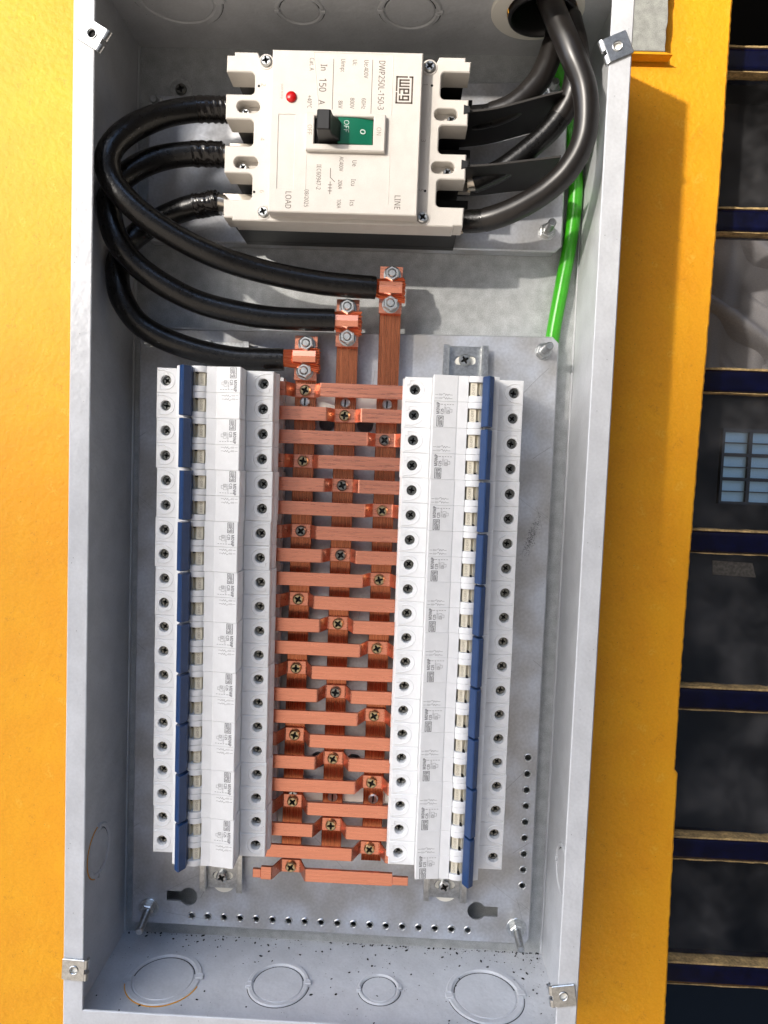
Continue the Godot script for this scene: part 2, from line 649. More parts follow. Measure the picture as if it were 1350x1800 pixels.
# ------------------------------------------------------------------ the wall and the window beside it
func build_setting() -> void:
	var o := thing("plastered_wall", "yellow painted rough plaster wall carrying the grey electrical cabinet", "wall", V(0, -1500, 0))
	var g := Geo.new(V(0, -1500, 0))
	var p := PackedVector2Array([Vector2(-1500, -1500)])
	var y := -1500.0
	while y < 1400.0:
		var x := 386.0 + 3.0 * sin(y * 0.006) + (2.5 if y < -300 else 0.0) + rng.randf_range(-0.3, 0.3)
		p.append(Vector2(x, y))
		y += 3.5 if y > -700 and y < 450 else 60.0
	p.append(Vector2(386, 1400))
	p.append(Vector2(-1500, 1400))
	g.prism(p, [], -170, -2, 1.6)
	part("plaster_face", g, M.wall, o)
	g = Geo.new(V(0, -1500, 0))
	g.box(390, 1000, 560, 1400, -170, -2)
	g.box(390, 1000, -1500, -820, -170, -2)
	part("lintel_and_sill_wall", g, M.wall, o)
	# wall of a made-up porch added to darken the right, and the unseen house across the yard, whose roofline shades the lower half
	o = thing("blocker_wall", "plain grey porch wall added out of view to cut sky light from the right", "wall", V(780, -1500, 1400))
	g = Geo.new(V(780, -1500, 1400))
	g.box(720, 840, -1500, 1400, -1.9, 2800)
	part("wall_face", g, M.blocker, o)
	o = thing("neighbouring_house", "plain house across the yard, its tall wing added to block frontal sky", "house", V(-7000, -1500, 11000))
	g = Geo.new(V(-7000, -1500, 11000))
	g.box(-13500, -900, -1500, 3080, 10000, 14000)
	part("house_wall", g, M.plaster, o)
	g = Geo.new(V(-7000, -1500, 11000))
	g.box(-2600, 3200, -1500, 9000, 9900, 13900)  # wing added only to block the frontal sky
	part("sky_blocking_wing", g, M.plaster, o)
	o = thing("blocker_roof", "plain grey porch roof slab added out of view above the cabinet to cut sky light", "roof", V(-700, 1000, 0))
	g = Geo.new(V(-700, 1000, 0))
	g.box(-3200, 719.8, 1000, 1110, -1.9, 900)  # unseen roof, added to block the overhead sky
	part("roof_slab", g, M.blocker, o)
	# window
	var w := thing("louvred_window", "dark glazed window with horizontal blue painted steel bars right of the wall", "window", V(640, -120, -60))
	var bars := [301.0, 167.0, 29.5, -112.0, -254.0, -393.0, -512.0]
	for i in bars.size():
		var b: float = bars[i]
		g = Geo.new(V(640, -120, -60))
		g.xf = Transform3D(Basis(Vector3(0, 0, 1), Vector3(0, 1, 0), Vector3(-1, 0, 0)), V(995, b, -50))
		g.prism(Geo.rrect(-26, 0, -9.5, 9.5, 3.5, 3), [], 0, 640, 0.0)
		var bar := part("bar", g, M.window_blue, w)
		for s: float in [1.0, -1.0]:
			g = Geo.new(V(640, -120, -60))
			var rr := RandomNumberGenerator.new()
			rr.seed = i * 2 + int(s) + 9
			var poly := PackedVector2Array()
			var xx := 352.0
			while xx < 990.0:
				poly.append(Vector2(xx, b + s * 9.7))
				xx += 7.0
			while xx > 351.0:
				poly.append(Vector2(xx, b + s * (9.9 + (0.5 if s < 0 else 1.5) + rr.randf_range(-0.4, 0.5))))
				xx -= 7.0
			g.prism(poly, [], -64, -51.5, 0.1)
			part("putty_edge", g, M.putty, bar)
	for i in bars.size() - 1:
		g = Geo.new(V(640, -120, -60))
		g.box(350, 995, bars[i + 1] + 10.0, bars[i] - 10.0, -63, -60)
		part("glass_pane", g, M.glass, w)
	g = Geo.new(V(640, -120, -60))
	g.box(350, 384, -560, 400, -76, -64.5)
	part("jamb", g, M.window_blue, w)
	g = Geo.new(V(640, -120, -60))
	g.prism(PackedVector2Array([Vector2(427.4, -129.2), Vector2(463.0, -130.2), Vector2(466.9, -143.0), Vector2(428.4, -142.0)]), [], -59.9, -59.6)
	part("tape_remnant", g, M.old_tape, w)
	# the dim room behind the glass
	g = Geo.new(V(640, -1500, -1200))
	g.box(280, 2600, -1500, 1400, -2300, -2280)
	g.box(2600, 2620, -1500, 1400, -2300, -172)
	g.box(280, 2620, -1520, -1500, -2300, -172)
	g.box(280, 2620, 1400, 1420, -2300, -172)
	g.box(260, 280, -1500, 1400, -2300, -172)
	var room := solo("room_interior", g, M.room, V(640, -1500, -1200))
	room.set_meta("kind", "structure")
	# window reflection in the glass, built as glowing panes behind it
	var bw := thing("reflected_window", "small grid of glowing panes behind the glass, standing in for a reflected window", "window", V(900, -60, -900))
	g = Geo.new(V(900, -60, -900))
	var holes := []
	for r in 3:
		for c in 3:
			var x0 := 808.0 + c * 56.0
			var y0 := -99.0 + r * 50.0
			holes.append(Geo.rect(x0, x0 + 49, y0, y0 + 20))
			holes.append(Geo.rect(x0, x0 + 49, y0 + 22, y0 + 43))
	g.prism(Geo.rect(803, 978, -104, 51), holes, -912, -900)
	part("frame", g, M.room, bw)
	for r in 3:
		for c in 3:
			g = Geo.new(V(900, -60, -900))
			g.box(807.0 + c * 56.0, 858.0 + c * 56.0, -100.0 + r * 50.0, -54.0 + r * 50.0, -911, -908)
			part("pane", g, M.reflected_pane, bw)
	# cloth behind the third pane from the top, standing in for a reflected shirt
	g = Geo.new(V(520, 110, -150))
	var nx := 90
	var ny := 70
	var f := func(i: int, j: int) -> Vector3:
		var u := float(i) / nx
		var v := float(j) / ny
		var x := 425.0 + u * 230.0
		var yy := 40.0 + v * 145.0
		var d := yy + 0.55 * x
		var z := -138.0 + 13.0 * sin(d * 0.075 + 0.8 * sin(x * 0.02)) + 8.0 * sin(d * 0.16 + x * 0.03) - pow(1.0 - absf(sin(d * 0.045 + 0.3)), 6.0) * 26.0
		return Vector3(x, yy + 5.0 * sin(x * 0.03) * (v - 0.5), z)
	for i in nx:
		for j in ny:
			g.quad(f.call(i, j), f.call(i + 1, j), f.call(i + 1, j + 1), f.call(i, j + 1), 1)
	for i in nx:
		var k := Vector3(0, 0, -3)
		g.quad(f.call(i, 0) + k, f.call(i, ny) + k, f.call(i + 1, ny) + k, f.call(i + 1, 0) + k, 2)
	var cl := solo("reflected_shirt", g, M.cloth, V(520, 110, -150))
	tag(cl, "creased pale grey cloth behind a window pane, standing in for a reflected shirt", "cloth")
	# duct above
	o = thing("cable_duct", "flat grey metal duct piece on the wall beside the cabinet's top right", "duct", V(310, 310, 0))
	g = Geo.new(V(310, 310, 0))
	var dp := PackedVector2Array([Vector2(285, 270.5), Vector2(335, 270.5)])
	for i in 16:
		dp.append(Vector2(335 + rng.randf_range(-0.7, 0.7), 274 + i * 6.0))
	dp.append(Vector2(285, 364))
	g.prism(dp, [], -1.5, 10, 0.4)
	part("cover", g, M.duct, o)
	g = Geo.new(V(310, 310, 0))
	g.prism(PackedVector2Array([Vector2(285, 268.4), Vector2(341, 268.4), Vector2(336, 270.3), Vector2(285, 270.3)]), [], -1.0, 9.4, 0.3)
	part("painted_edge", g, M.wall, o)

# ------------------------------------------------------------------ cabinet
func knockout(parent: Node3D, at: Vector3, u: Vector3, v: Vector3, r: float, turn := 0.0, yellow := false) -> void:
	var g := Geo.new()
	g.org = parent.get_meta("org")
	var n := u.cross(v)
	g.xf = Transform3D(Basis(u, v, n), at) * Transform3D(Basis(Vector3(0, 0, 1), turn), Vector3.ZERO)
	g.prism(Geo.circle(0, 0, r * 0.78, 40), [], -0.4, 0.7, 0.6)
	g.prism(Geo.band(r * 0.84, r, 0.10, PI - 0.10), [], -0.4, 1.5, 0.9)
	g.prism(Geo.band(r * 0.80, r * 0.97, PI + 0.10, TAU - 0.10), [], -0.4, 1.3, 0.8)
	for s: float in [1.0, -1.0]:
		g.prism(Geo.rrect(s * r * 0.93 - r * 0.1, s * r * 0.93 + r * 0.1, -r * 0.085, r * 0.085, 0.5, 2), [], -0.4, 1.8, 0.35)
	var k := part("knockout", g, M.paint, parent)
	var gs := Geo.new()
	gs.org = g.org
	gs.xf = g.xf
	gs.cap(Geo.band(r * 0.785, r * 0.80 + 0.35, 0.16, PI - 0.16), [], 0.1, true)
	if yellow:   # lower slit coloured yellow for light leaking through the gap
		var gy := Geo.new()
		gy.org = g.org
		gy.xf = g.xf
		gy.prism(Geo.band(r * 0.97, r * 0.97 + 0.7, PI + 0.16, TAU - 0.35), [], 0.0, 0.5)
		part("light_leak_slit", gy, M.wall, k)
	else:
		gs.cap(Geo.band(r * 0.97, r * 0.97 + 0.6, PI + 0.16, TAU - 0.16), [], 0.1, true)
	part("slit", gs, M.dark, k)

func build_enclosure() -> void:
	var c := V(101, -96, 0)
	var o := thing("electrical_cabinet", "open grey painted steel distribution cabinet fixed to the yellow wall", "cabinet", c)
	o.set_meta("org", c)
	var g := Geo.new(c)
	var holes := [Geo.circle(-42.6, 237.1, 2.6, 12)]
	g.prism(Geo.rect(-77.1, 279.2, -463, 270), holes, -1.5, 0)
	part("back_panel", g, M.back, o)
	g = Geo.new(c)
	g.box(-78.8, -77.1, -464.6, 271.6, -1.5, 107.5)
	part("side_panel", g, M.paint, o)
	g = Geo.new(c)
	g.box(279.2, 280.9, -464.6, 271.6, -1.5, 107.5)
	part("side_panel", g, M.paint, o)
	g = Geo.new(c)
	g.xf = Transform3D(Basis(Vector3(1, 0, 0), Vector3(0, 0, 1), Vector3(0, -1, 0)), V(0, 271.6, 0))
	g.prism(Geo.rect(-77.1, 279.2, -1.5, 107.5), [Geo.circle(231, 58, 24, 40)], 0, 1.6)
	part("top_panel", g, M.paint, o)
	g = Geo.new(c)
	g.box(-77.1, 279.2, -464.6, -463, -1.5, 107.5)
	part("bottom_panel", g, M.paint, o)
	# folded front lip, its four strips butted, with the inner return
	var lip := 14.1
	g = Geo.new(c)
	g.prism(PackedVector2Array([Vector2(-79.0, -464.8), Vector2(281.1, -464.8), Vector2(281.1, 271.8), Vector2(-79.0, 271.8)]), [Geo.rect(-78.9 + lip, 281.0 - lip, -464.7 + lip + 3.5, 271.7 - lip)], 107.5, 109, 0.8, 0.5)
	part("front_lip", g, M.paint, o)
	g = Geo.new(c)
	for x: float in [-77.05, 278.0]:
		g.box(x, x + 1.15, -462.9, 269.9, 0.02, 3.5, 1.0)
	part("corner_seam", g, M.paint, o)
	var ux := Vector3(1, 0, 0)
	var uy := Vector3(0, 1, 0)
	var uz := Vector3(0, 0, 1)
	for k: Array in [[-28.0, 60.0, 33.0], [58.5, 50.0, 18.0], [138.0, 52.0, 23.0]]:
		knockout(o, V(k[0], 270, k[1]), ux, -uz * -1.0, k[2], 0.0)
	for k: Array in [[-25.5, 54.0, 29.5], [64.6, 53.5, 24.5], [143.4, 53.0, 17.0], [226.0, 53.0, 30.5]]:
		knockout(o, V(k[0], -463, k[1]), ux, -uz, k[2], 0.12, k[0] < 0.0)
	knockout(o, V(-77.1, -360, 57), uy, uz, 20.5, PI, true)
	knockout(o, V(279.2, -358, 56), uz, uy, 20.0)
	# fixing screw with its washer on the back panel
	g = Geo.new(c)
	g.prism(Geo.circle(-42.6, 237.1, 8.8, 28), [Geo.circle(-42.6, 237.1, 4.6, 16)], 0, 1.2, 0.3)
	part("washer", g, M.zinc, o)
	g = Geo.new(c)
	g.screw(-42.6, 237.1, 0.3, 4.4, 3.0, 0.3)
	part("screw", g, M.steel, o)
	o.remove_meta("org")
	# locknut ring and corrugated conduit through the top
	g = Geo.new(V(231, 268, 58))
	g.xf = Transform3D(Basis(Vector3(1, 0, 0), Vector3(0, 0, 1), Vector3(0, -1, 0)), V(0, 269.9, 0))
	g.prism(Geo.circle(228, 57, 32.5, 44), [Geo.circle(231, 58, 24.2, 36)], 0, 2.6, 0.8, 0.4)
	var ring := solo("conduit_collar", g, M.washer, V(231, 268, 58))
	tag(ring, "cream plastic collar round the conduit hole in the cabinet's top", "collar")
	g = Geo.new(V(231, 290, 58))
	g.xf = Transform3D(Basis(Vector3(1, 0, 0), Vector3(0, 0, -1), Vector3(0, 1, 0)), V(231, 0, 58))
	var prof := [Vector2(21.0, 263.5), Vector2(23.0, 263.5)]
	for i in 12:
		prof.append(Vector2(23.6, 265 + i * 6.0))
		prof.append(Vector2(22.2, 268 + i * 6.0))
	for i in 12:
		prof.append(Vector2(20.0 if i % 2 == 0 else 21.6, 335 - i * 6.0))
	prof.append(Vector2(21.0, 263.5))
	g.lathe(0, 0, prof, 36)
	g.cap(Geo.circle(0, 0, 22.5), [], 336.0, true)
	var con := solo("corrugated_conduit", g, M.black, V(231, 290, 58))
	tag(con, "black corrugated conduit end entering through the top collar", "conduit")

# ------------------------------------------------------------------ mounting plates
func stud(parent: Node3D, org: Vector3, at: Vector3, tip: Vector3, wash: float) -> void:
	var g := Geo.new(org)
	g.xf = Transform3D(Basis.IDENTITY, at)
	g.prism(Geo.circle(0, 0, wash, 26), [], 0, 1.3, 0.3)
	part("washer", g, M.zinc, parent)
	g = Geo.new(org)
	g.xf = Transform3D(Basis.IDENTITY, at)
	g.prism(Geo.circle(0, 0, 5.6, 6, rng.randf()), [], 1.3, 6.2, 0.7)
	part("nut", g, M.zinc, parent)
	g = Geo.new(org)
	var q := PackedVector3Array()
	for i in 49:
		q.append(at.lerp(tip, i / 48.0))
	g.tube(q, 2.9, 12, func(t: float, _a: float) -> float: return 1.0 + 0.07 * (1.0 if int(t * 48.0 + 0.5) % 2 == 0 else -1.0) if t < 0.97 else 0.82)
	part("threaded_stud", g, M.zinc, parent)

func build_plates() -> void:
	var c := V(99, -200, 0)
	var o := thing("mounting_plate", "large lower zinc plated steel mounting plate behind the breaker columns", "mounting plate", c)
	var g := Geo.new(c)
	var out := PackedVector2Array([Vector2(-66, -444.5), Vector2(262, -446), Vector2(265.2, -441), Vector2(264.2, 45), Vector2(259, 50), Vector2(-67, 45.8)])
	var holes := []
	var rims := []
	for i in 18:
		rims.append(Vector2(-15.3 + i * 13.51, -436.0))
	for i in 9:
		rims.append(Vector2(256.6 + 0.1 * i, -287.8 - i * 13.46))
	for r: Vector2 in rims:
		holes.append(Geo.circle(r.x, r.y, 2.5, 14))
	for h: Vector2 in [Vector2(84.3, -24), Vector2(114.6, -24), Vector2(86.3, -297.5), Vector2(115.3, -298)]:
		holes.append(Geo.circle(h.x, h.y, 6.6, 20))
	for k: Array in [[-18.5, -419.6, -36.7, 1.0], [221, -419, 238.3, -1.0]]:   # keyholes
		var kp := Geo.circle(k[0], k[1], 7.6, 26)
		var uni := Geometry2D.merge_polygons(kp, Geo.rect(minf(k[0], k[2]), maxf(k[0], k[2]), k[1] - 4.2, k[1] + 4.2))
		holes.append(uni[0])
	g.prism(out, holes, 14.4, 16, 1.0, 0.0)
	part("plate_sheet", g, M.plate, o)
	g = Geo.new(c)
	g.box(-65, 258, 46.6, 48, 1, 14)
	g.box(-65, 260, -443.8, -442.4, 1, 14)
	g.box(-66, -64.6, -442, 44, 1, 14)
	g.box(262.8, 264, -440, 44, 1, 14)
	part("folded_flange", g, M.plate, o)
	for r: Vector2 in rims:
		g = Geo.new(c)
		g.lathe(r.x, r.y, [Vector2(3.6, 16.0), Vector2(3.1, 16.7), Vector2(2.5, 16.6), Vector2(2.4, 13.0)], 16)
		part("hole_rim", g, M.zinc, o)
	stud(o, c, V(252.2, 38.3, 16), V(252.3, 38.6, 40), 6.5)
	stud(o, c, V(-51.4, -430.8, 16), V(-49.0, -432.5, 45), 8.2)
	stud(o, c, V(254.0, -431.2, 16), V(253.6, -431.6, 43), 8.2)
	stud(o, c, V(-60, 38.0, 16), V(-60, 38.0, 34), 7.0)
	g = Geo.new(c)
	var r := RandomNumberGenerator.new()
	r.seed = 31
	for i in 420:
		var t := r.randfn(0.0, 1.0)
		var p := Vector2(250.0 + t * 2.4 + r.randfn(0.0, 1.6), -108.0 + t * 7.0 + r.randfn(0.0, 3.0))
		var sz := r.randf_range(0.1, 0.42)
		var ph := r.randf() * TAU
		var a := p + Vector2.from_angle(ph) * sz
		var b := p + Vector2.from_angle(ph + 2.2) * sz
		var d := p + Vector2.from_angle(ph + 4.0) * sz * 1.6
		g.tri(V(a.x, a.y, 16.04), V(b.x, b.y, 16.04), V(d.x, d.y, 16.04))
	part("soot_smudge", g, M.smudge, o).set_meta("kind", "stuff")
	c = V(99, 175, 0)
	o = thing("mounting_plate", "smaller upper zinc plated steel plate behind the main breaker", "mounting plate", c)
	g = Geo.new(c)
	g.prism(PackedVector2Array([Vector2(-63, 114.5), Vector2(257.5, 114.8), Vector2(262.5, 119.5), Vector2(261.5, 243), Vector2(100, 238), Vector2(90, 225), Vector2(-63, 225.5)]), [], 14.4, 16, 1.0)
	part("plate_sheet", g, M.plate, o)
	g = Geo.new(c)
	g.box(-62, 257, 115.5, 117, 1, 14)
	g.box(260, 261.2, 120, 240, 1, 14)
	g.box(-62.5, -61.2, 118, 223, 1, 14)
	part("folded_flange", g, M.plate, o)
	stud(o, c, V(250.2, 129.9, 16), V(250.4, 130.6, 36), 6.5)
	stud(o, c, V(-56.0, 217.5, 16), V(-56.0, 217.5, 26), 6.0)
	stud(o, c, V(248.5, 235.5, 16), V(248.5, 235.5, 30), 7.0)

func rail(label: String, x_top: float, x_bot: float, y_top: float, y_bot: float, s_top: float, s_bot: float) -> void:
	var c := V((x_top + x_bot) / 2, (y_top + y_bot) / 2, 16)
	var o := thing("din_rail", label, "mounting rail", c, "rails under the breaker columns")
	var len_ := y_top - y_bot
	var skew := Transform3D(Basis(Vector3(1, 0, 0), Vector3((x_top - x_bot) / len_, 1, 0), Vector3(0, 0, 1)), Vector3(c.x, c.y, 0))
	var g := Geo.new(c)
	g.xf = skew
	var h := len_ / 2
	g.prism(Geo.rect(-12.5, 12.5, -h, h), [Geo.rrect(-8.5, 8.5, s_top - c.y - 3.4, s_top - c.y + 3.4, 3.3), Geo.rrect(-8.5, 8.5, s_bot - c.y - 3.4, s_bot - c.y + 3.4, 3.3)], 16.7, 17.7, 0.2)
	for s: float in [-1.0, 1.0]:
		g.box(minf(s * 12.5, s * 13.5), maxf(s * 12.5, s * 13.5), -h, h, 16.7, 24.2, 0.2)
		g.box(minf(s * 13.5, s * 17.5), maxf(s * 13.5, s * 17.5), -h, h, 23.2, 24.2, 0.2)
	part("rail_profile", g, M.zinc, o)
	for sy: float in [s_top, s_bot]:
		var x := c.x + (x_top - x_bot) / len_ * (sy - c.y)
		g = Geo.new(c)
		g.prism(Geo.circle(x + 1, sy - 5.0, 10.0, 30), [], 15.9, 16.6, 0.2)
		part("spacer_washer", g, M.washer, o)
		g = Geo.new(c)
		g.screw(x - 0.3, sy, 17.75, 4.6, 3.6, 0.5)
		part("screw", g, M.zinc, o)

func build_rails() -> void:
	rail("slotted zinc mounting rail under the left breaker column", 4.5, 10.3, 37.0, -409.5, 29.5, -399.0)
	rail("slotted zinc mounting rail under the right breaker column", 191.0, 193.6, 39.8, -408.0, 29.0, -397.2)

# ------------------------------------------------------------------ busbars and their branch strips
func build_busbars() -> void:
	for k in 2:
		var y: float = [-9.0, -320.0][k]
		var s := thing("busbar_support", ["white plastic support strip under the busbars' upper end", "white plastic support strip under the busbars' lower end"][k], "support", V(100, y, 16), "white supports under the busbars")
		var g := Geo.new(V(100, y, 16))
		g.box(52, 148, y - 6.5, y + 6.5, 16.1, 27.2, 0.6)
		part("support_block", g, M.washer, s)
	var names := ["left", "middle", "right"]
	var xs := [[68.4, 68.2], [99.4, 100.2], [131.4, 132.6]]
	var tops := [40.5, 68.5, 95.5]
	var bolts := [[34.1, 13.6], [62.4, 40.0], [87.8, 66.0]]
	for k in 3:
		var x0: float = xs[k][0]
		var x1: float = xs[k][1]
		var c := V(x0, -150, 27.4)
		var o := thing("busbar", "vertical brushed copper busbar, %s of the three" % names[k], "busbar", c, "vertical copper busbars")
		var g := Geo.new(c)
		var top: float = tops[k]
		var bot := -372.0
		g.prism(PackedVector2Array([Vector2(x1 - 7.9, bot), Vector2(x1 + 7.9, bot), Vector2(x0 + 8.1, top), Vector2(x0 - 8.1, top)]), [], 27.4, 31.4, 0.35)
		part("bar", g, M.copper_bar, o)
		for yy: float in [-9.0, -320.5]:
			g = Geo.new(c)
			var xx := x0 + (x1 - x0) * (top - yy) / (top - bot)
			g.screw(xx, yy, 31.45, 3.9, 2.2, PI / 2 + rng.randf_range(-0.08, 0.08), 1)
			part("slotted_screw", g, M.zinc, o)
		# clamp over the stranded conductor
		var b0: float = bolts[k][0]
		var b1: float = bolts[k][1]
		var mid := (b0 + b1) / 2
		g = Geo.new(c)
		var prof := [Vector2(b0 + 6.5, 33.4), Vector2(b0 - 4.0, 33.6), Vector2(mid + 4.2, 42.2), Vector2(mid, 43.6), Vector2(mid - 4.2, 42.6), Vector2(b1 + 4.4, 34.2), Vector2(b1 - 6.4, 33.4)]
		# the strap follows the bundle: two flat feet and an arched middle
		var up := PackedVector3Array()
		for i in prof.size():
			up.append(Vector3(0, prof[i].x, prof[i].y + 2.2))
		for i in prof.size() - 1:
			var a: Vector2 = prof[i]
			var b: Vector2 = prof[i + 1]
			var hw := 8.6
			var P := func(x: float, p: Vector2, h: float) -> Vector3: return Vector3(x0 + x, p.x, p.y + h)
			g.quad(P.call(-hw, a, 2.2), P.call(-hw, b, 2.2), P.call(hw, b, 2.2), P.call(hw, a, 2.2), -1)
			g.quad(P.call(-hw, a, 0), P.call(hw, a, 0), P.call(hw, b, 0), P.call(-hw, b, 0), -1)
			g.quad(P.call(-hw, a, 0), P.call(-hw, b, 0), P.call(-hw, b, 2.2), P.call(-hw, a, 2.2), -1)
			g.quad(P.call(hw, a, 0), P.call(hw, a, 2.2), P.call(hw, b, 2.2), P.call(hw, b, 0), -1)
		for e: Vector2 in [prof[0], prof[prof.size() - 1]]:
			var s := 1.0 if e == prof[0] else -1.0
			var q := [Vector3(x0 - 8.6, e.x, e.y), Vector3(x0 - 8.6, e.x, e.y + 2.2), Vector3(x0 + 8.6, e.x, e.y + 2.2), Vector3(x0 + 8.6, e.x, e.y)]
			if s < 0:
				q.reverse()
			g.quad(q[0], q[1], q[2], q[3])
		g.box(x0 - 8.5, x0 + 8.5, b0 - 6.2, b0 + 6.3, 31.5, 33.3, 0.2)
		g.box(x0 - 8.5, x0 + 8.5, b1 - 6.2, b1 + 6.0, 31.5, 33.3, 0.2)
		part("clamp_strap", g, M.copper_strip, o)
		for by: float in [b0, b1]:
			var bx := x0 + rng.randf_range(-0.6, 0.9)
			g = Geo.new(c)
			g.xf = Transform3D(Basis.IDENTITY, V(bx, by, 35.7))
			g.prism(Geo.circle(0, 0, 6.6, 24), [], 0, 1.2, 0.25)
			g.prism(Geo.circle(0, 0, 6.0, 6, rng.randf_range(0.2, 0.9)), [Geo.circle(0, 0, 3.0, 16)], 1.2, 6.8, 0.9, 0.4)
			part("hex_nut", g, M.zinc, o)
			g = Geo.new(c)
			g.xf = Transform3D(Basis.IDENTITY, V(bx, by, 35.7))
			g.prism(Geo.circle(0, 0, 2.8, 16), [], 1.0, 8.0, 0.6)
			part("bolt_end", g, M.zinc, o)
	# branch strips: left, middle and right bar in turn
	var xc := [68.6, 99.9, 131.2]
	var xl := [62.2, 92.6, 124.2]
	for k in 3:
		var proto: Node3D = null
		var cxs: float = xc[k]
		var g := Geo.new(V(cxs, 0, 34))
		# centre-line in (x, z), raised 12 mm away from the bar it is screwed to
		var line := [Vector2(47.0, 46), Vector2(cxs - 13.6, 46), Vector2(cxs - 12.6, 45.4), Vector2(cxs - 8.0, 34.6), Vector2(cxs - 7.0, 34.0), Vector2(cxs + 7.0, 34.0), Vector2(cxs + 8.0, 34.6), Vector2(cxs + 12.6, 45.4), Vector2(cxs + 13.6, 46), Vector2(150.0, 46)]
		var top := PackedVector2Array()
		for p: Vector2 in line:
			top.append(p)
		for i in range(line.size() - 1, -1, -1):
			top.append(line[i] - Vector2(0.0, 2.4))
		g.xf = Transform3D(Basis(Vector3(1, 0, 0), Vector3(0, 0, 1), Vector3(0, -1, 0)), V(0, 5.1, 0))
		g.prism(top, [], 0, 10.2, 0.25)
		var strip_mesh := g.mesh()
		g = Geo.new(V(cxs, 0, 34))
		# the narrowed tongues at both ends
		g.box(40.5, 46.9, -4.0, 3.0, 43.7, 45.9, 0.3)
		var tongue_left := g.mesh()
		g = Geo.new(V(cxs, 0, 34))
		g.box(150.1, 162.5, -4.2, 2.6, 43.7, 45.9, 0.3)
		var tongue_mesh := g.mesh()
		var n := 0
		for j in 22:
			if j % 3 != k:
				continue
			var last := j == 21
			var at := V(cxs, -18.0 * j - 0.4 + rng.randf_range(-0.35, 0.35), 34)
			var label := "copper branch strip screwed to the %s busbar, %s from the top of its kind" % [names[k], ORD[n]]
			if last:
				label = "lowest copper branch strip with bare narrowed ends below the breakers"
			var o := thing("branch_strip", label, "copper strip", at, "copper branch strips across the busbars")
			o.rotation.z = rng.randf_range(-0.006, 0.006)
			part_mesh("strip", strip_mesh, M.copper_strip, o)
			part_mesh("terminal_tongue", tongue_left, M.copper_strip, o)
			part_mesh("terminal_tongue", tongue_mesh, M.copper_strip, o)
			var sg := Geo.new()
			sg.screw(rng.randf_range(-0.4, 0.4), 0, 0.02, 4.3, 2.7, rng.randf() * PI)
			part("screw", sg, M.brass if rng.randf() < 0.7 else M.steel, o)
			n += 1

# ------------------------------------------------------------------ small breakers
func logo(g: Geo, at: Vector2, size: float, z: float, along: Vector2, up: Vector2) -> void:
	# a bracket with three block letters inside it; size = length along the reading direction
	var w := size * 0.062
	var q := func(a: float, b: float) -> Vector2: return at + along * (a * size) + up * (b * size)
	var L := func(pts: Array) -> void:
		var r := []
		for i in range(0, pts.size(), 2):
			r.append(q.call(pts[i], pts[i + 1]))
		g.line(r, w, z)
	L.call([0.0, 0.52, 0.0, 0.62, 1.0, 0.62, 1.0, 0.0, 0.62, 0.0])
	L.call([0.0, 0.40, 0.0, 0.0, 0.52, 0.0])
	L.call([0.12, 0.48, 0.12, 0.13, 0.36, 0.13, 0.36, 0.48])
	L.call([0.24, 0.48, 0.24, 0.13])
	L.call([0.62, 0.13, 0.47, 0.13, 0.47, 0.48, 0.62, 0.48, 0.62, 0.30, 0.47, 0.30])
	L.call([0.74, 0.13, 0.88, 0.13, 0.88, 0.48, 0.74, 0.48, 0.74, 0.26, 0.88, 0.26])

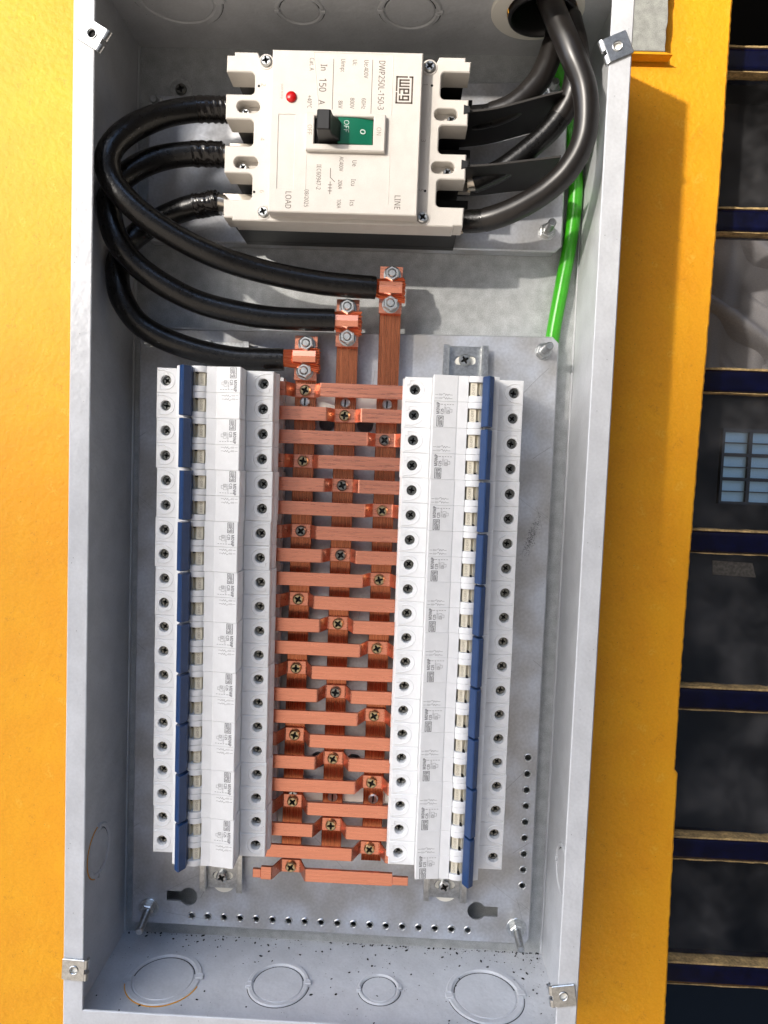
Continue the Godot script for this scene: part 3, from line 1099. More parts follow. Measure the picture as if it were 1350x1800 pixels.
func build_breakers() -> void:
	# local frame: u (x) towards the busbars, y up, origin on the rail (z = 22), between its two poles
	var org := V(0, 0, 22)
	var o := thing("circuit_breaker", "x", "circuit breaker", Vector3.ZERO, "two-pole breakers in two columns")
	var hw := 8.94
	for k in 2:
		var yc := 9.0 - 18.0 * k
		var g := Geo.new(org)
		g.xf = Transform3D(Basis(Vector3(1, 0, 0), Vector3(0, 0, 1), Vector3(0, -1, 0)), V(0, yc + hw, 0))
		# side profile without the terminal blocks
		g.prism(PackedVector2Array([Vector2(-41.8, 24), Vector2(-41.8, 61), Vector2(-22.6, 61), Vector2(-22.6, 84.6), Vector2(-19.0, 85.8), Vector2(-12.9, 85.8), Vector2(-12.9, 78), Vector2(-1.4, 78), Vector2(-1.4, 85.4), Vector2(5.6, 85.2), Vector2(6.2, 85.5), Vector2(22.4, 87.6), Vector2(23.0, 87.0), Vector2(23.0, 61), Vector2(41.8, 61), Vector2(44.2, 58), Vector2(44.2, 53), Vector2(30, 52), Vector2(30, 38), Vector2(44.2, 37), Vector2(44.2, 24)]), [], 0.0, hw * 2, 0.22)
		g.xf = Transform3D.IDENTITY
		g.prism(Geo.rect(-41.9, -22.7, yc - hw, yc + hw), [Geo.circle(-35.3, yc, 3.7, 22)], 61.05, 70, 0.35, 0.3, false)
		g.prism(Geo.rect(23.1, 42.6, yc - hw, yc + hw), [Geo.circle(35.3, yc, 3.7, 22)], 61.05, 70, 0.5, 0.3, false)
		# raised collars round the terminal holes, open towards the outer end
		for s: float in [-1.0, 1.0]:
			var q := PackedVector3Array()
			q.append(V(s * 41.0, yc + 7.2, 70))
			q.append(V(s * 36.0, yc + 7.2, 70))
			for i in 13:
				var a := PI / 2 + PI * i / 12
				q.append(V(s * 35.3 + s * cos(a) * 6.4, yc + sin(a) * 6.4, 70.05))
			q.append(V(s * 39.2, yc - 6.4, 70))
			q.append(V(s * 39.4, yc - 3.4, 70))
			q.append(V(s * 41.2, yc - 3.2, 70))
			g.tube(q, 0.42, 6)
		part("pole_housing", g, M.white, o)
		# window over the lever drum: bands at both ends of the pole and a ribbed drum between
		g = Geo.new(org)
		for s: float in [-1.0, 1.0]:
			var q := PackedVector2Array()
			for i in 9:
				var a := PI * (0.12 + 0.76 * i / 8.0)
				q.append(Vector2(-7.15 - cos(a) * 5.7 / cos(PI * 0.12) * 1.0, 83.2 + sin(a) * 4.0))
			q.append(Vector2(-1.45, 78.1))
			q.append(Vector2(-12.85, 78.1))
			var y0 := yc + s * 6.8
			g.xf = Transform3D(Basis(Vector3(1, 0, 0), Vector3(0, 0, 1), Vector3(0, -1, 0)), V(0, y0 + 2.1, 0))
			g.prism(q, [], 0, 4.2, 0.3)
		part("window_band", g, M.white, o)
		g = Geo.new(org)
		g.xf = Transform3D(Basis(Vector3(1, 0, 0), Vector3(0, 0, 1), Vector3(0, -1, 0)), V(0, yc + 4.5, 0))
		g.prism(PackedVector2Array([Vector2(-12.3, 78.1), Vector2(-11.6, 83.6), Vector2(-9.6, 84.8), Vector2(-8.9, 82.0), Vector2(-7.9, 82.0), Vector2(-7.3, 85.2), Vector2(-2.9, 84.4), Vector2(-2.2, 78.1)]), [], 0, 9.0, 0.25)
		var drum := part("lever_drum", g, M.ivory, o)
		g = Geo.new(org)
		g.prism(Geo.circle(-8.4, yc + 4.55, 0.9, 10), [], 82.5, 86.6)
		part("pivot_slot", g, M.dark, drum)
		g = Geo.new(org)
		g.text("O-OFF", V(-4.9, yc + 3.9, 85.05), Vector3(0, -1, 0), Vector3(0.985, 0, -0.17), 1.7, 1.1)
		part("printed_mark", g, M.print_faint, drum)
	for s: Vector2 in [Vector2(-35.3, 9), Vector2(-35.3, -9), Vector2(35.3, 9), Vector2(35.3, -9)]:
		var g := Geo.new(org)
		g.cap(Geo.circle(s.x, s.y, 3.66, 18), [], 63.0 if s.x < 0 else 62.0, true)
		g.screw(s.x, s.y, 63.4 if s.x < 0 else 62.2, 3.2, 3.2, 0.4 + s.y * 0.06)
		part("terminal_screw", g, M.steel, o)
	var g := Geo.new(org)
	g.xf = Transform3D(Basis(Vector3(1, 0, 0), Vector3(0, 0, 1), Vector3(0, -1, 0)), V(0, 17.0, 0))
	g.prism(PackedVector2Array([Vector2(-18.0, 84.2), Vector2(-18.0, 93.8), Vector2(-17.6, 94.4), Vector2(-14.6, 97.3), Vector2(-13.8, 97.2), Vector2(-10.7, 92.0), Vector2(-10.5, 91.2), Vector2(-11.0, 84.2)]), [], 0.0, 34.0, 0.5)
	var hd := part("lever", g, M.blue, o)
	g = Geo.new(org)
	var e := Vector3(-0.5, 0, 0)
	for p: Array in [[-15.9, 6.0, 1.0], [-16.5, -1.0, -4.0], [-15.4, 2.5, -6.0]]:
		g.tube(PackedVector3Array([V(p[0], p[1], 96.0 + (p[0] + 15.9) * 0.95), V(p[0] + 0.3, (p[1] + p[2]) / 2, 96.3 + (p[0] + 15.9) * 0.95), V(p[0], p[2], 96.0 + (p[0] + 15.9) * 0.95)]), 0.28, 5)
	part("embossed_mark", g, M.blue, hd)
	# label printing on the upper pole, wiring sketch on the lower one
	g = Geo.new(org)
	var al := Vector2(0, -1)
	var up2 := Vector2(1, 0)
	var zf := 0.06
	var tl := atan2(2.1, 16.2)   # the label face leans towards the lever
	var tb := Basis(Vector3(cos(tl), 0, sin(tl)), Vector3(0, 1, 0), Vector3(-sin(tl), 0, cos(tl)))
	g.xf = Transform3D(tb, V(6.2, 0, 85.5) - tb * V(6.2, 0, 0))
	logo(g, Vector2(15.4, 17.3), 7.0, zf, al, up2)
	var a3 := Vector3(0, -1, 0)
	var u3 := Vector3(1, 0, 0)
	g.text("MDWP", V(19.2, 9.1, zf), a3, u3, 2.2, 0.86, true)
	g.text("C25", V(16.3, 9.1, zf), a3, u3, 1.9, 0.86, true)
	g.text("~230/400 V", V(14.3, 9.1, zf), a3, u3, 1.0, 0.9)
	for r: Array in [[11.0, 13.2, 4.4, 8.4], [9.4, 11.0, 5.4, 7.4], [11.4, 12.8, 6.6, 8.0]]:
		g.line([Vector2(r[0], r[2]), Vector2(r[1], r[2]), Vector2(r[1], r[3]), Vector2(r[0], r[3]), Vector2(r[0], r[2])], 0.17, zf)
	g.text("3000", V(12.1, 7.6, zf), a3, u3, 0.8, 0.8)
	for i in 6:
		g.line([Vector2(8.4 + i * 1.9, 2.2), Vector2(9.2 + i * 1.9 + (0.5 if i > 3 else 0.0), 2.2)], 0.3, zf)
	for k in 2:
		var yb := -1.9 - k * 2.5
		g.line([Vector2(21.6, yb), Vector2(19.6, yb)], 0.2, zf)
		for i in 3:
			g.line([Vector2(17.2 + i * 0.8, yb - 0.5), Vector2(17.2 + i * 0.8, yb + 0.5)], 0.22, zf)
		g.line([Vector2(16.6, yb), Vector2(15.6, yb - 0.9), Vector2(15.0, yb - 0.9), Vector2(14.4, yb + 0.5), Vector2(13.6, yb - 0.6), Vector2(12.8, yb + 0.5), Vector2(12.0, yb - 0.6), Vector2(11.4, yb), Vector2(9.6, yb)], 0.2, zf)
	part("front_print", g, M.print, o)
	var r2 := RandomNumberGenerator.new()
	r2.seed = 77
	var first := true
	for col in 2:
		for b in 10:
			var y := -36.0 * b - 9.5
			var t := b / 9.0
			var at: Vector3
			if col == 0:
				at = V(8.4 + 2.7 * t + r2.randf_range(-0.45, 0.45), y, 22)
			else:
				at = V(187.4 + 1.6 * t + r2.randf_range(-0.3, 0.3), y - 0.4, 22)
			var n := o
			if first:
				first = false
				n.position = BASE + at * 0.001
			else:
				n = copy(o, at)
			n.rotation = Vector3(0, 0, PI if col == 1 else 0.0)
			var side: String = ["left", "right"][col]
			var lab := "white two-pole breaker with blue lever, %s from the top in the %s column" % [ORD[b], side]
			if b == 0:
				lab = "topmost white two-pole breaker with blue lever in the %s column" % side
			elif b == 9:
				lab = "lowest white two-pole breaker with blue lever in the %s column" % side
			n.set_meta("label", lab)

# ------------------------------------------------------------------ main breaker
func build_main_breaker() -> void:
	var c := V(97, 168, 16)
	var o := thing("main_breaker", "large cream moulded-case main breaker with black toggle and red button", "circuit breaker", c)
	var sl := [[213.0, 198.0], [181.2, 163.2], [144.6, 126.6]]
	var sr := [[216.4, 198.2], [180.8, 161.5], [144.4, 125.4]]
	# black base with the terminal chambers
	var g := Geo.new(c)
	var p := PackedVector2Array([Vector2(17, 113.5), Vector2(178, 113.5)])
	for i in [2, 1, 0]:
		p.append_array([Vector2(178, sr[i][1]), Vector2(157, sr[i][1]), Vector2(157, sr[i][0]), Vector2(178, sr[i][0])])
	p.append_array([Vector2(178, 224), Vector2(17, 224)])
	for i in 3:
		p.append_array([Vector2(17, sl[i][0]), Vector2(39, sl[i][0]), Vector2(39, sl[i][1]), Vector2(17, sl[i][1])])
	g.prism(p, [], 24, 54, 0.3)
	g.box(17, 178, 113.4, 224.1, 16.1, 24.0)
	for i in 6:
		g.box(30.0 + i * 24, 42.0 + i * 24, 112.9, 113.5, 50, 53.9)
	part("base", g, M.black, o)
	# cream cover
	g = Geo.new(c)
	p = PackedVector2Array([Vector2(19, 112.2), Vector2(174, 112.2), Vector2(174.5, 113.0), Vector2(180.8, 113.0)])
	var arc := func(poly: PackedVector2Array, x: float, y: float, r: float, a0: float) -> void:
		for i in 5:
			var a := a0 - PI / 2 * i / 4.0
			poly.append(Vector2(x + cos(a) * r, y + sin(a) * r))
	for i in [2, 1, 0]:
		var lo: float = sr[i][1]
		var hi: float = sr[i][0]
		p.append(Vector2(181.2, lo))
		for j in 5:
			var a := -PI / 2 - PI / 2 * j / 4.0
			p.append(Vector2(164.5 + cos(a) * 3, lo + 3 + sin(a) * 3))
		for j in 5:
			var a := PI - PI / 2 * j / 4.0
			p.append(Vector2(164.5 + cos(a) * 3, hi - 3 + sin(a) * 3))
		p.append(Vector2(181.2, hi))
	p.append_array([Vector2(181.8, 223.6), Vector2(178, 223.6), Vector2(178, 226.2), Vector2(160, 226.2), Vector2(158, 222.5), Vector2(36, 222.5), Vector2(34, 226.4), Vector2(18, 226.4), Vector2(18, 224.0), Vector2(12.8, 224.0)])
	for i in 3:
		var hi: float = sl[i][0]
		var lo: float = sl[i][1]
		p.append(Vector2(12.6, hi))
		for j in 5:
			var a := PI / 2 - PI / 2 * j / 4.0
			p.append(Vector2(29.5 + cos(a) * 3, hi - 3 + sin(a) * 3))
		for j in 5:
			var a := 0.0 - PI / 2 * j / 4.0
			p.append(Vector2(29.5 + cos(a) * 3, lo + 3 + sin(a) * 3))
		p.append(Vector2(12.6, lo))
	p.append_array([Vector2(12.8, 114.0), Vector2(19, 114.0)])
	var holes := []
	for h: Array in [[20.2, 36.6, 185.8, 193.8], [19.2, 36.2, 148.0, 156.0], [157.8, 174.0, 184.0, 192.0], [157.2, 173.6, 148.2, 156.2]]:
		holes.append(Geo.rrect(h[0], h[1], h[2], h[3], 3.9, 6))
	g.prism(p, holes, 54, 74, 0.7, 0.5)
	for h: Array in [[20.2, 36.6, 185.8, 193.8], [19.2, 36.2, 148.0, 156.0], [157.8, 174.0, 184.0, 192.0], [157.2, 173.6, 148.2, 156.2]]:
		g.cap(Geo.rrect(h[0], h[1], h[2], h[3], 3.9, 6), [], 65, true)
	var cover := part("cover", g, M.cream, o)
	# raised centre with the recessed rating field
	g = Geo.new(c)
	g.prism(PackedVector2Array([Vector2(46.2, 115.0), Vector2(148.5, 115.0), Vector2(148.5, 222.4), Vector2(46.6, 222.4)]), [Geo.rect(51.8, 63.2, 130.6, 180.0)], 74.02, 85, 0.7, 0.25)
	g.cap(Geo.rect(51.8, 63.2, 130.6, 180.0), [], 84.6, true)
	var front := part("front_panel", g, M.cream, o)
	for l: Array in [[Vector2(79.5, 181), Vector2(74.5, 221), Vector2(128.5, 221), Vector2(128.5, 181)], [Vector2(71.5, 122), Vector2(71.5, 155), Vector2(128.5, 155), Vector2(128.5, 122)]]:
		g = Geo.new(c)
		var q := PackedVector3Array()
		for v: Vector2 in l:
			q.append(V(v.x, v.y, 84.98))
		for i in 3:
			g.tube(PackedVector3Array([q[i], (q[i] + q[i + 1]) / 2, q[i + 1]]), 0.22, 6)
		part("raised_line", g, M.cream, front)
	# toggle frame, opening, green flag and toggle
	g = Geo.new(c)
	g.prism(Geo.rrect(70.9, 125.2, 155.3, 180.0, 1.0, 2), [Geo.rect(76.8, 116.9, 159.6, 177.8)], 85.02, 88.8, 0.8, 0.5)
	var fr := part("toggle_frame", g, M.cream, o)
	g = Geo.new(c)
	g.cap(Geo.rect(76.8, 116.9, 159.6, 177.8), [], 85.06, true)
	part("slot_floor", g, M.dark, fr)
	g = Geo.new(c)
	g.xf = Transform3D(Basis(Vector3(1, 0, 0), Vector3(0, 0, 1), Vector3(0, -1, 0)), V(0, 177.2, 0))
	g.prism(PackedVector2Array([Vector2(93, 85.1), Vector2(116.2, 85.1), Vector2(116.2, 85.6), Vector2(104, 88.4), Vector2(93, 88.9)]), [], 0, 17.0, 0.2)
	var flag := part("position_flag", g, M.green, o)
	g = Geo.new(c)
	g.text("OFF", V(98.6, 175.6, 88.86), Vector3(0, -1, 0), Vector3(0.99, 0, -0.10), 3.4, 1.0)
	g.text("O", V(109.6, 170.6, 87.4), Vector3(0, -1, 0), Vector3(0.975, 0, -0.225), 3.6, 1.0, true)
	part("flag_print", g, M.print_white, flag)
	g = Geo.new(c)
	g.xf = Transform3D(Basis(Vector3(1, 0, 0), Vector3(0, 0, 1), Vector3(0, -1, 0)), V(0, 174.0, 0))
	g.prism(PackedVector2Array([Vector2(79.5, 86), Vector2(95.5, 86), Vector2(94.0, 91.5), Vector2(90.4, 97.5), Vector2(89.6, 104.5), Vector2(88.6, 105.4), Vector2(81.6, 105.4), Vector2(80.6, 104.4)]), [], 0, 12.6, 0.7)
	part("toggle", g, M.black, o)
	g = Geo.new(c)
	g.lathe(60.1, 191.3, [Vector2(3.6, 84.5), Vector2(3.6, 86.0), Vector2(3.1, 86.6), Vector2(0, 86.8)], 24)
	part("trip_button", g, M.red, o)
	# screws
	for s: Array in [[41.0, 118.2, 0.4], [152.6, 117.6, 0.9], [40.2, 220.0, 0.2], [153.4, 219.0, 0.7]]:
		g = Geo.new(c)
		g.prism(Geo.circle(s[0], s[1], 5.2, 22), [Geo.circle(s[0], s[1], 4.2, 20)], 74.02, 74.5, 0.2)
		part("screw_boss", g, M.cream, cover)
		g = Geo.new(c)
		g.screw(s[0], s[1], 74.03, 3.7, 2.6, s[2])
		part("screw", g, M.zinc, o)
	for s: Array in [[25.0, 189.2], [24.2, 151.6], [170.0, 188.0], [168.8, 152.2]]:
		g = Geo.new(c)
		g.screw(s[0], s[1] - 0.6, 65.05, 3.0, 3.0, 0.6)
		part("screw", g, M.zinc, o)
	for s: Array in [[35.4, 203.8], [34.0, 132.0], [155.4, 207.0], [153.6, 136.0]]:
		g = Geo.new(c)
		g.cap(Geo.circle(s[0], s[1], 0.9, 12), [], 74.08, true)
		part("test_hole", g, M.dark, cover)
	for i in 3:
		g = Geo.new(c)
		g.box(8, 38, sl[i][1] + 3.0, sl[i][0] - 3.0, 40, 44, 0.4)
		g.prism(Geo.circle(31, (sl[i][0] + sl[i][1]) / 2, 5.2, 6), [], 44, 49, 0.6)
		part("terminal", g, M.tin, o)
		g = Geo.new(c)
		g.box(158, 186, sr[i][1] + 3.0, sr[i][0] - 3.0, 40, 44, 0.4)
		part("terminal", g, M.dark, o)
	# printing
	var z := 85.06
	var a := Vector3(0, -1, 0)
	var u := Vector3(1, 0, 0)
	g = Geo.new(c)
	logo(g, Vector2(131.4, 206.4), 17.0, z, Vector2(0, -1), Vector2(1, 0))
	part("logo_print", g, M.print_warm, front)
	for t: Array in [
		["DWP250L-150-3", 121.0, 217.0, 4.1, 0.80], ["Ue:400V", 110.4, 217.0, 2.9, 0.80], ["60Hz", 109.4, 192.0, 2.9, 0.80], ["Ui:", 102.6, 217.0, 2.9, 0.8], ["800V", 101.6, 192.0, 2.9, 0.8],
		["Uimp:", 94.6, 217.4, 2.9, 0.8], ["8kV", 93.6, 190.0, 2.9, 0.8], ["In", 81.6, 213.6, 4.3, 0.85], ["150", 81.2, 204.6, 4.8, 0.85], ["A", 80.8, 190.0, 4.3, 0.85],
		["Cat. A", 73.4, 217.5, 2.9, 0.8], ["+40°C", 72.6, 193.0, 2.9, 0.8], ["IEC60947-2", 80.4, 147.6, 3.0, 0.8], ["08/2025", 72.4, 130.6, 2.9, 0.8], ["Ue", 104.6, 151.0, 3.0, 0.85], ["Icu", 104.2, 138.4, 3.0, 0.85], ["Ics", 103.8, 124.6, 3.0, 0.85],
		["AC400V", 95.6, 153.0, 2.7, 0.75], ["20kA", 95.2, 137.6, 2.7, 0.75], ["10kA", 94.8, 124.8, 2.7, 0.75], ["LINE", 134.8, 128.6, 4.0, 0.85], ["LOAD", 60.0, 129.2, 4.0, 0.85]]:
		g = Geo.new(c)
		g.text(t[0], V(t[1], t[2], z), a, u, t[3], t[4])
		part("printed_text", g, M.print_warm, front)
	for t: Array in [["OFF", 73.8, 172.0, 3.0, 0.95], ["ON", 120.6, 171.4, 3.0, 0.95]]:
		g = Geo.new(c)
		g.text(t[0], V(t[1], t[2], 88.86), a, u, t[3], t[4])
		part("printed_text", g, M.print_faint, fr)
	for t: Array in [["push to trip", 53.8, 200.0, 1.7, 0.8, 85.06], ["2", 38.6, 205.6, 3.0, 0.9, 74.06], ["4", 38.8, 169.0, 3.0, 0.9, 74.06], ["6", 39.4, 133.6, 3.0, 0.9, 74.06], ["1", 150.9, 208.6, 3.0, 0.9, 74.06], ["3", 151.0, 171.0, 3.0, 0.9, 74.06], ["5", 151.0, 137.6, 3.0, 0.9, 74.06]]:
		g = Geo.new(c)
		g.text(t[0], V(t[1], t[2], t[5]), a, u, t[3], t[4])
		part("moulded_text", g, M.print_faint, front)
	g = Geo.new(c)
	for l: Array in [[Vector2(114.6, 217), Vector2(114.6, 182)], [Vector2(88.2, 217), Vector2(88.2, 184)]]:
		g.line(l, 0.35, z)
	g.line([Vector2(88.4, 145), Vector2(88.4, 139), Vector2(91.4, 136.2)], 0.4, z)
	g.line([Vector2(88.4, 136), Vector2(88.4, 128)], 0.4, z)
	for r: Array in [[134.0, 1.2], [132.0, 1.2], [130.0, 1.2]]:
		g.line([Vector2(88.4 - r[1], r[0]), Vector2(88.4 + r[1], r[0])], 0.4, z)
	part("diagram_print", g, M.print_warm, front)

# ------------------------------------------------------------------ cables
func cable(called: String, label: String, pts: Array, r: float, m: Material, group: String, seg := 18) -> Node3D:
	var c: Vector3 = pts[pts.size() / 2]
	var o := thing(called, label, "cable", c, group)
	var g := Geo.new(c)
	var ph := rng.randf() * 6.0
	g.tube(Geo.spline(pts, 10), r, seg, func(t: float, a: float) -> float: return 1.0 + 0.012 * sin(t * 37.0 + ph) + 0.008 * sin(a * 2.0 + t * 16.0))
	part("jacket", g, m, o)
	o.set_meta("org", c)
	return o

func sleeve(o: Node3D, called: String, pts: Array, a: float, b: float, r: float, m: Material, rough := 0.0) -> void:
	var q := Geo.spline(pts, 16)
	var n := q.size() - 1
	var s := q.slice(int(a * n), int(b * n) + 1)
	var g := Geo.new(o.get_meta("org"))
	var ph := rng.randf() * 6.0
	g.tube(s, r, 20, func(t: float, w: float) -> float: return 1.0 + rough * (0.6 * sin(t * 31.0 + ph + sin(w * 2.0) * 1.6) + 0.5 * sin(t * 67.0 + w * 3.0)))
	part(called, g, m, o)

func build_cables() -> void:
	var C1 := [V(6.3, 199.8, 48), V(-16.2, 196.4, 54), V(-36.8, 185.3, 66), V(-53.9, 166.5, 82), V(-62.6, 148.6, 90), V(-61.2, 132.9, 90), V(-49.6, 118.0, 88), V(-29.8, 103.8, 82), V(-0.5, 90.7, 72), V(33.7, 82.4, 60), V(78.0, 77.6, 48), V(119.8, 77.2, 40)]
	var C2 := [V(5.0, 167.8, 48), V(-20.4, 165.8, 52), V(-43.3, 158.2, 58), V(-59.9, 144.1, 66), V(-67.6, 126.2, 74), V(-66.9, 110.7, 76), V(-61.0, 94.4, 76), V(-49.1, 79.7, 71), V(-27.0, 65.7, 64), V(-0.0, 56.2, 56), V(40.6, 51.0, 48), V(89.6, 52.2, 40)]
	var C3 := [V(1.1, 134.1, 46), V(-22.1, 130.1, 44), V(-44.0, 121.4, 42), V(-60.3, 107.6, 46), V(-67.6, 90.2, 55), V(-67.4, 71.7, 60), V(-62.4, 55.3, 60), V(-49.4, 39.4, 56), V(-22.7, 27.8, 49), V(14.6, 21.1, 43), V(52.4, 21.6, 40)]
	var grp := "black load cables looping to the busbars"
	var labs := ["thick black cable from the top load terminal to the right busbar", "thick black cable from the middle load terminal to the middle busbar", "thick black cable from the bottom load terminal to the left busbar"]
	var ends := [[120.0, 77.2, 131.4], [89.8, 52.0, 99.4], [52.6, 22.8, 68.4]]
	for k in 3:
		var pts: Array = [C1, C2, C3][k]
		var o := cable("load_cable", labs[k], pts, 8.5, M.rubber, grp, 20)
		var org: Vector3 = o.get_meta("org")
		sleeve(o, "tape_wrap", pts, 0.0, [0.09, 0.085, 0.075][k], 8.9, M.tape, 0.06)
		# lug
		var g := Geo.new(org)
		var p0: Vector3 = pts[0]
		var q := PackedVector3Array([p0 + V(-3, 0, 0), p0 + V(2, 0, 0), p0 + V(5, 0, -1)])
		g.tube(q, 6.0, 16)
		g.box(p0.x + 3.0, p0.x + 26.0, p0.y - 7.5, p0.y + 7.5, p0.z - 4.5, p0.z - 1.5, 0.4)
		part("lug", g, M.tin, o)
		g = Geo.new(org)
		g.tube(PackedVector3Array([p0 + V(-6, 0, 0), p0 + V(-2, 0, 0), p0 + V(1.0, 0, 0)]), 8.1, 16, func(t: float, a: float) -> float: return 1.0 - 0.12 * t + 0.05 * sin(a * 5.0 + t * 9.0))
		part("tape_end", g, M.tape, o)
		# bare strands under the clamp
		g = Geo.new(org)
		var e: Array = ends[k]
		for i in 110:
			var row := i % 5
			var w := (int(i / 5.0) / 21.0 - 0.5)
			var z0 := 40.0 + (row - 2) * 2.3
			var st := V(e[0] - 3.0, e[1] + w * 12.0 * (1.0 - absf(row - 2) * 0.14), z0)
			var md := V(e[2] - 6.0, e[1] + w * 13.0, 33.6 + row * 1.9)
			var en := V(e[2] + 9.0 + rng.randf_range(0.0, 2.2), e[1] - 1.0 + w * 16.5 + rng.randf_range(-0.7, 0.7), 33.0 + row * 1.8)
			g.tube(PackedVector3Array([st, st.lerp(md, 0.5) + V(0, rng.randf_range(-0.4, 0.4), 0.5), md, en]), 0.5, 4)
		var sp := part("copper_strands", g, M.copper_wire, o)
		sp.set_meta("kind", "stuff")
		o.remove_meta("org")
	var C4 := [V(186.1, 199.3, 47), V(198.2, 199.8, 50), V(215.7, 205.8, 54), V(230.8, 220.9, 56), V(239.1, 240.3, 56), V(243.1, 262.9, 54), V(241.1, 293.9, 54), V(240, 340, 54)]
	var C5 := [V(188.4, 154.0, 46), V(208.5, 162.4, 48), V(227.7, 176.1, 52), V(243.3, 190.6, 56), V(253.9, 208.5, 61), V(256.4, 231.5, 64), V(250.9, 255.7, 63), V(243.5, 280.7, 60), V(241, 340, 58)]
	var C6 := [V(184.3, 124.9, 48), V(198.9, 124.1, 56), V(218.2, 129.7, 62), V(238.6, 141.0, 68), V(253.4, 155.7, 74), V(261.1, 175.8, 78), V(259.1, 202.9, 80), V(248.9, 226.9, 80), V(239.6, 250.7, 75), V(230.5, 275.7, 70), V(224, 300, 66), V(222, 340, 64)]
	var sup := "black supply cables from the conduit"
	var supl := ["black supply cable in faded sleeve ending at the upper line terminal", "black supply cable curving behind the front one to the middle line terminal", "frontmost black supply cable bowing down to the bottom line terminal"]
	for k in 3:
		var pts: Array = [C4, C5, C6][k]
		var o := cable("supply_cable", supl[k], pts, 8.0, M.rubber, sup, 20)
		match k:
			0: sleeve(o, "heat_shrink", pts, 0.16, 0.62, 8.35, M.sleeve, 0.006)
			1: sleeve(o, "heat_shrink", pts, 0.42, 0.78, 8.35, M.sleeve, 0.006)
			2: sleeve(o, "heat_shrink", pts, 0.09, 0.80, 8.35, M.sleeve, 0.004)
		sleeve(o, "tape_wrap", pts, 0.03, 0.15 if k < 2 else 0.11, 7.6, M.tape, 0.05)
		var org: Vector3 = o.get_meta("org")
		var g := Geo.new(org)
		var p0: Vector3 = pts[0]
		g.tube(PackedVector3Array([p0 + V(-3, 0, -1), p0 + V(2, 0, 0), p0 + V(5, 0, 0)]), 6.2, 16)
		g.box(p0.x - 20.0, p0.x - 1.0, p0.y - 7.5, p0.y + 7.5, p0.z - 4.5, p0.z - 1.5, 0.4)
		part("lug", g, M.tin, o)
		o.remove_meta("org")
	var G := [V(238.0, 300, 44), V(244.9, 266.4, 36), V(252.8, 249.6, 22), V(263.0, 222.6, 12), V(270.2, 188.9, 9), V(272.5, 162.9, 8), V(270.6, 127.9, 8), V(265.8, 92.5, 8), V(260.7, 52.4, 7.5), V(259.6, 20.3, 6.5)]
	var ge := cable("earth_cable", "green earth cable running down behind the plates on the right", G, 5.6, M.green_wire, "")
	ge.remove_meta("org")
	# phase barriers on the line side
	for k in 2:
		var fx: Array = [[V(178.5, 191.5, 71), V(198, 194.0, 71), V(214, 198.0, 71), V(231, 203.0, 71), V(246, 207.0, 71)], [V(178.5, 154.6, 71), V(198, 156.2, 71), V(214, 158.4, 71), V(231, 160.8, 71), V(247, 163.2, 71)]][k]
		var c: Vector3 = fx[2]
		var o := thing("phase_barrier", ["black curved phase barrier sheet between the upper and middle supply cables", "black curved phase barrier sheet between the middle and bottom supply cables"][k], "barrier", V(c.x, c.y, 20), "black phase barriers on the line side")
		var g := Geo.new(V(c.x, c.y, 20))
		var q := Geo.spline(fx, 6)
		var poly := PackedVector2Array()
		for v in q:
			poly.append(Vector2(v.x, v.y + 0.75))
		for i in range(q.size() - 1, -1, -1):
			poly.append(Vector2(q[i].x, q[i].y - 0.75))
		g.prism(poly, [], 18, 71, 0.15)
		part("sheet", g, M.barrier, o)
		g = Geo.new(V(c.x, c.y, 20))
		g.prism(poly, [], 71.02, 71.4, 0.1)
		part("cut_edge", g, M.barrier_edge, o)
		g = Geo.new(V(c.x, c.y, 20))
		var s: Vector3 = fx[0]
		g.prism(PackedVector2Array([Vector2(s.x - 0.5, s.y - 3.2), Vector2(s.x + 4.0, s.y - 2.0), Vector2(s.x + 4.0, s.y + 2.0), Vector2(s.x - 0.5, s.y + 3.2)]), [], 71.5, 74.6, 0.3)
		part("dovetail_key", g, M.black, o)

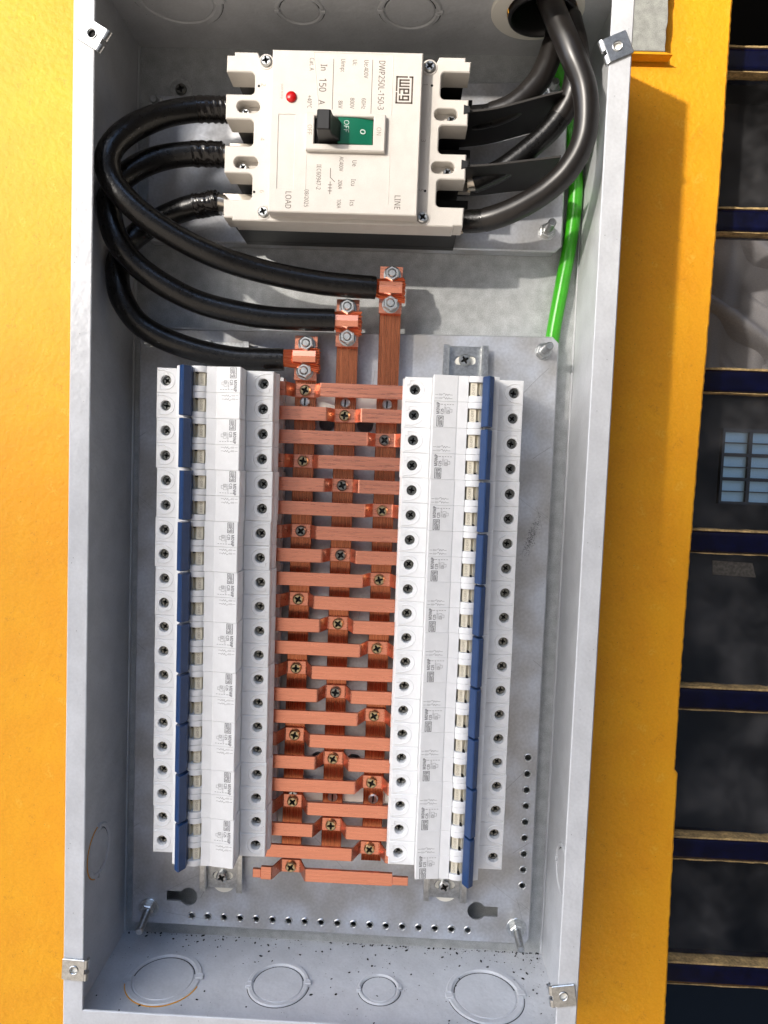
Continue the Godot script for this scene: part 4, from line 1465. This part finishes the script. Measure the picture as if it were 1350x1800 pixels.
# ------------------------------------------------------------------ clips on the lip, crumbs on the cabinet floor
func build_clips_and_crumbs() -> void:
	var spots := [[-66.2, 215.1, -0.52, 1.0, "upper left"], [271.6, 215.1, 0.42, -1.0, "upper right"], [-71.2, -416.7, -0.04, 1.0, "lower left"], [271.2, -416.0, 0.16, -1.0, "lower right"]]
	for s: Array in spots:
		var c := V(s[0], s[1], 109)
		var o := thing("clip_nut", "folded steel clip nut on the cabinet's lip, %s corner" % s[4], "clip nut", c, "clip nuts on the cabinet lip")
		o.rotation.z = s[2]
		var g := Geo.new()
		g.prism(Geo.rrect(-8.0, 8.0, -7.6, 7.6, 0.6, 1), [Geo.circle(0.5 * s[3], 0, 2.7, 18)], 0.2, 1.7, 0.3, 0.3)
		var rim: float = s[3] * 8.0
		var q := PackedVector2Array()
		for i in 9:
			var a := PI / 2 - PI * i / 8.0
			q.append(Vector2(rim + s[3] * cos(a) * 2.4, -0.7 + sin(a) * 2.4))
		for i in 9:
			var a := -PI / 2 + PI * i / 8.0
			q.append(Vector2(rim + s[3] * cos(a) * 1.2, -0.7 + sin(a) * 1.2))
		for yy: Array in [[-7.6, -2.4], [0.8, 7.6]]:
			g.xf = Transform3D(Basis(Vector3(1, 0, 0), Vector3(0, 0, 1), Vector3(0, -1, 0)), V(0, yy[1], 0))
			g.prism(q, [], 0, yy[1] - yy[0], 0.1)
		g.xf = Transform3D.IDENTITY
		part("clip_sheet", g, M.zinc, o)
		g = Geo.new()
		g.lathe(0.5 * s[3], 0, [Vector2(3.4, 1.7), Vector2(3.3, 2.2), Vector2(2.7, 2.3), Vector2(2.5, 0.6)], 18)
		part("thread_collar", g, M.zinc, o)
		g = Geo.new()
		g.cap(Geo.circle(0.5 * s[3], 0, 2.6, 14), [], 0.3, true)
		part("hole_floor", g, M.washer if s[3] < 0 or s[1] < 0 else M.dark, o)
	var mm := MultiMesh.new()
	mm.transform_format = MultiMesh.TRANSFORM_3D
	var g := Geo.new()
	g.prism(PackedVector2Array([Vector2(-1.0, -0.5), Vector2(0.4, -0.7), Vector2(1.1, 0.1), Vector2(0.2, 0.7), Vector2(-0.8, 0.4)]), [], 0.0, 0.6, 0.2)
	mm.mesh = g.mesh()
	mm.mesh.surface_set_material(0, M.crumbs)
	mm.instance_count = 1100
	var r := RandomNumberGenerator.new()
	r.seed = 4
	for i in 1100:
		var x := r.randf_range(-74, 277)
		var z := pow(r.randf(), 2.3 if i < 600 else 7.0) * 96.0 + 1.5
		if r.randf() < 0.35:
			x = 277.0 - pow(r.randf(), 2.0) * 160.0
		var s := 0.16 + pow(r.randf(), 7.0) * 1.0
		var b := Basis(Vector3(0, 1, 0), r.randf() * TAU) * Basis(Vector3(1, 0, 0), -PI / 2) * Basis.from_scale(Vector3(s * r.randf_range(0.6, 1.5), s, s))
		mm.set_instance_transform(i, Transform3D(b, V(x, -462.95, z) * 0.001))
	var mi := MultiMeshInstance3D.new()
	mi.name = "crumbs"
	mi.multimesh = mm
	mi.position = BASE
	mi.set_meta("kind", "stuff")
	tag(mi, "dark crumbs and dust scattered on the cabinet's bottom panel", "crumbs")
	add_child(mi)
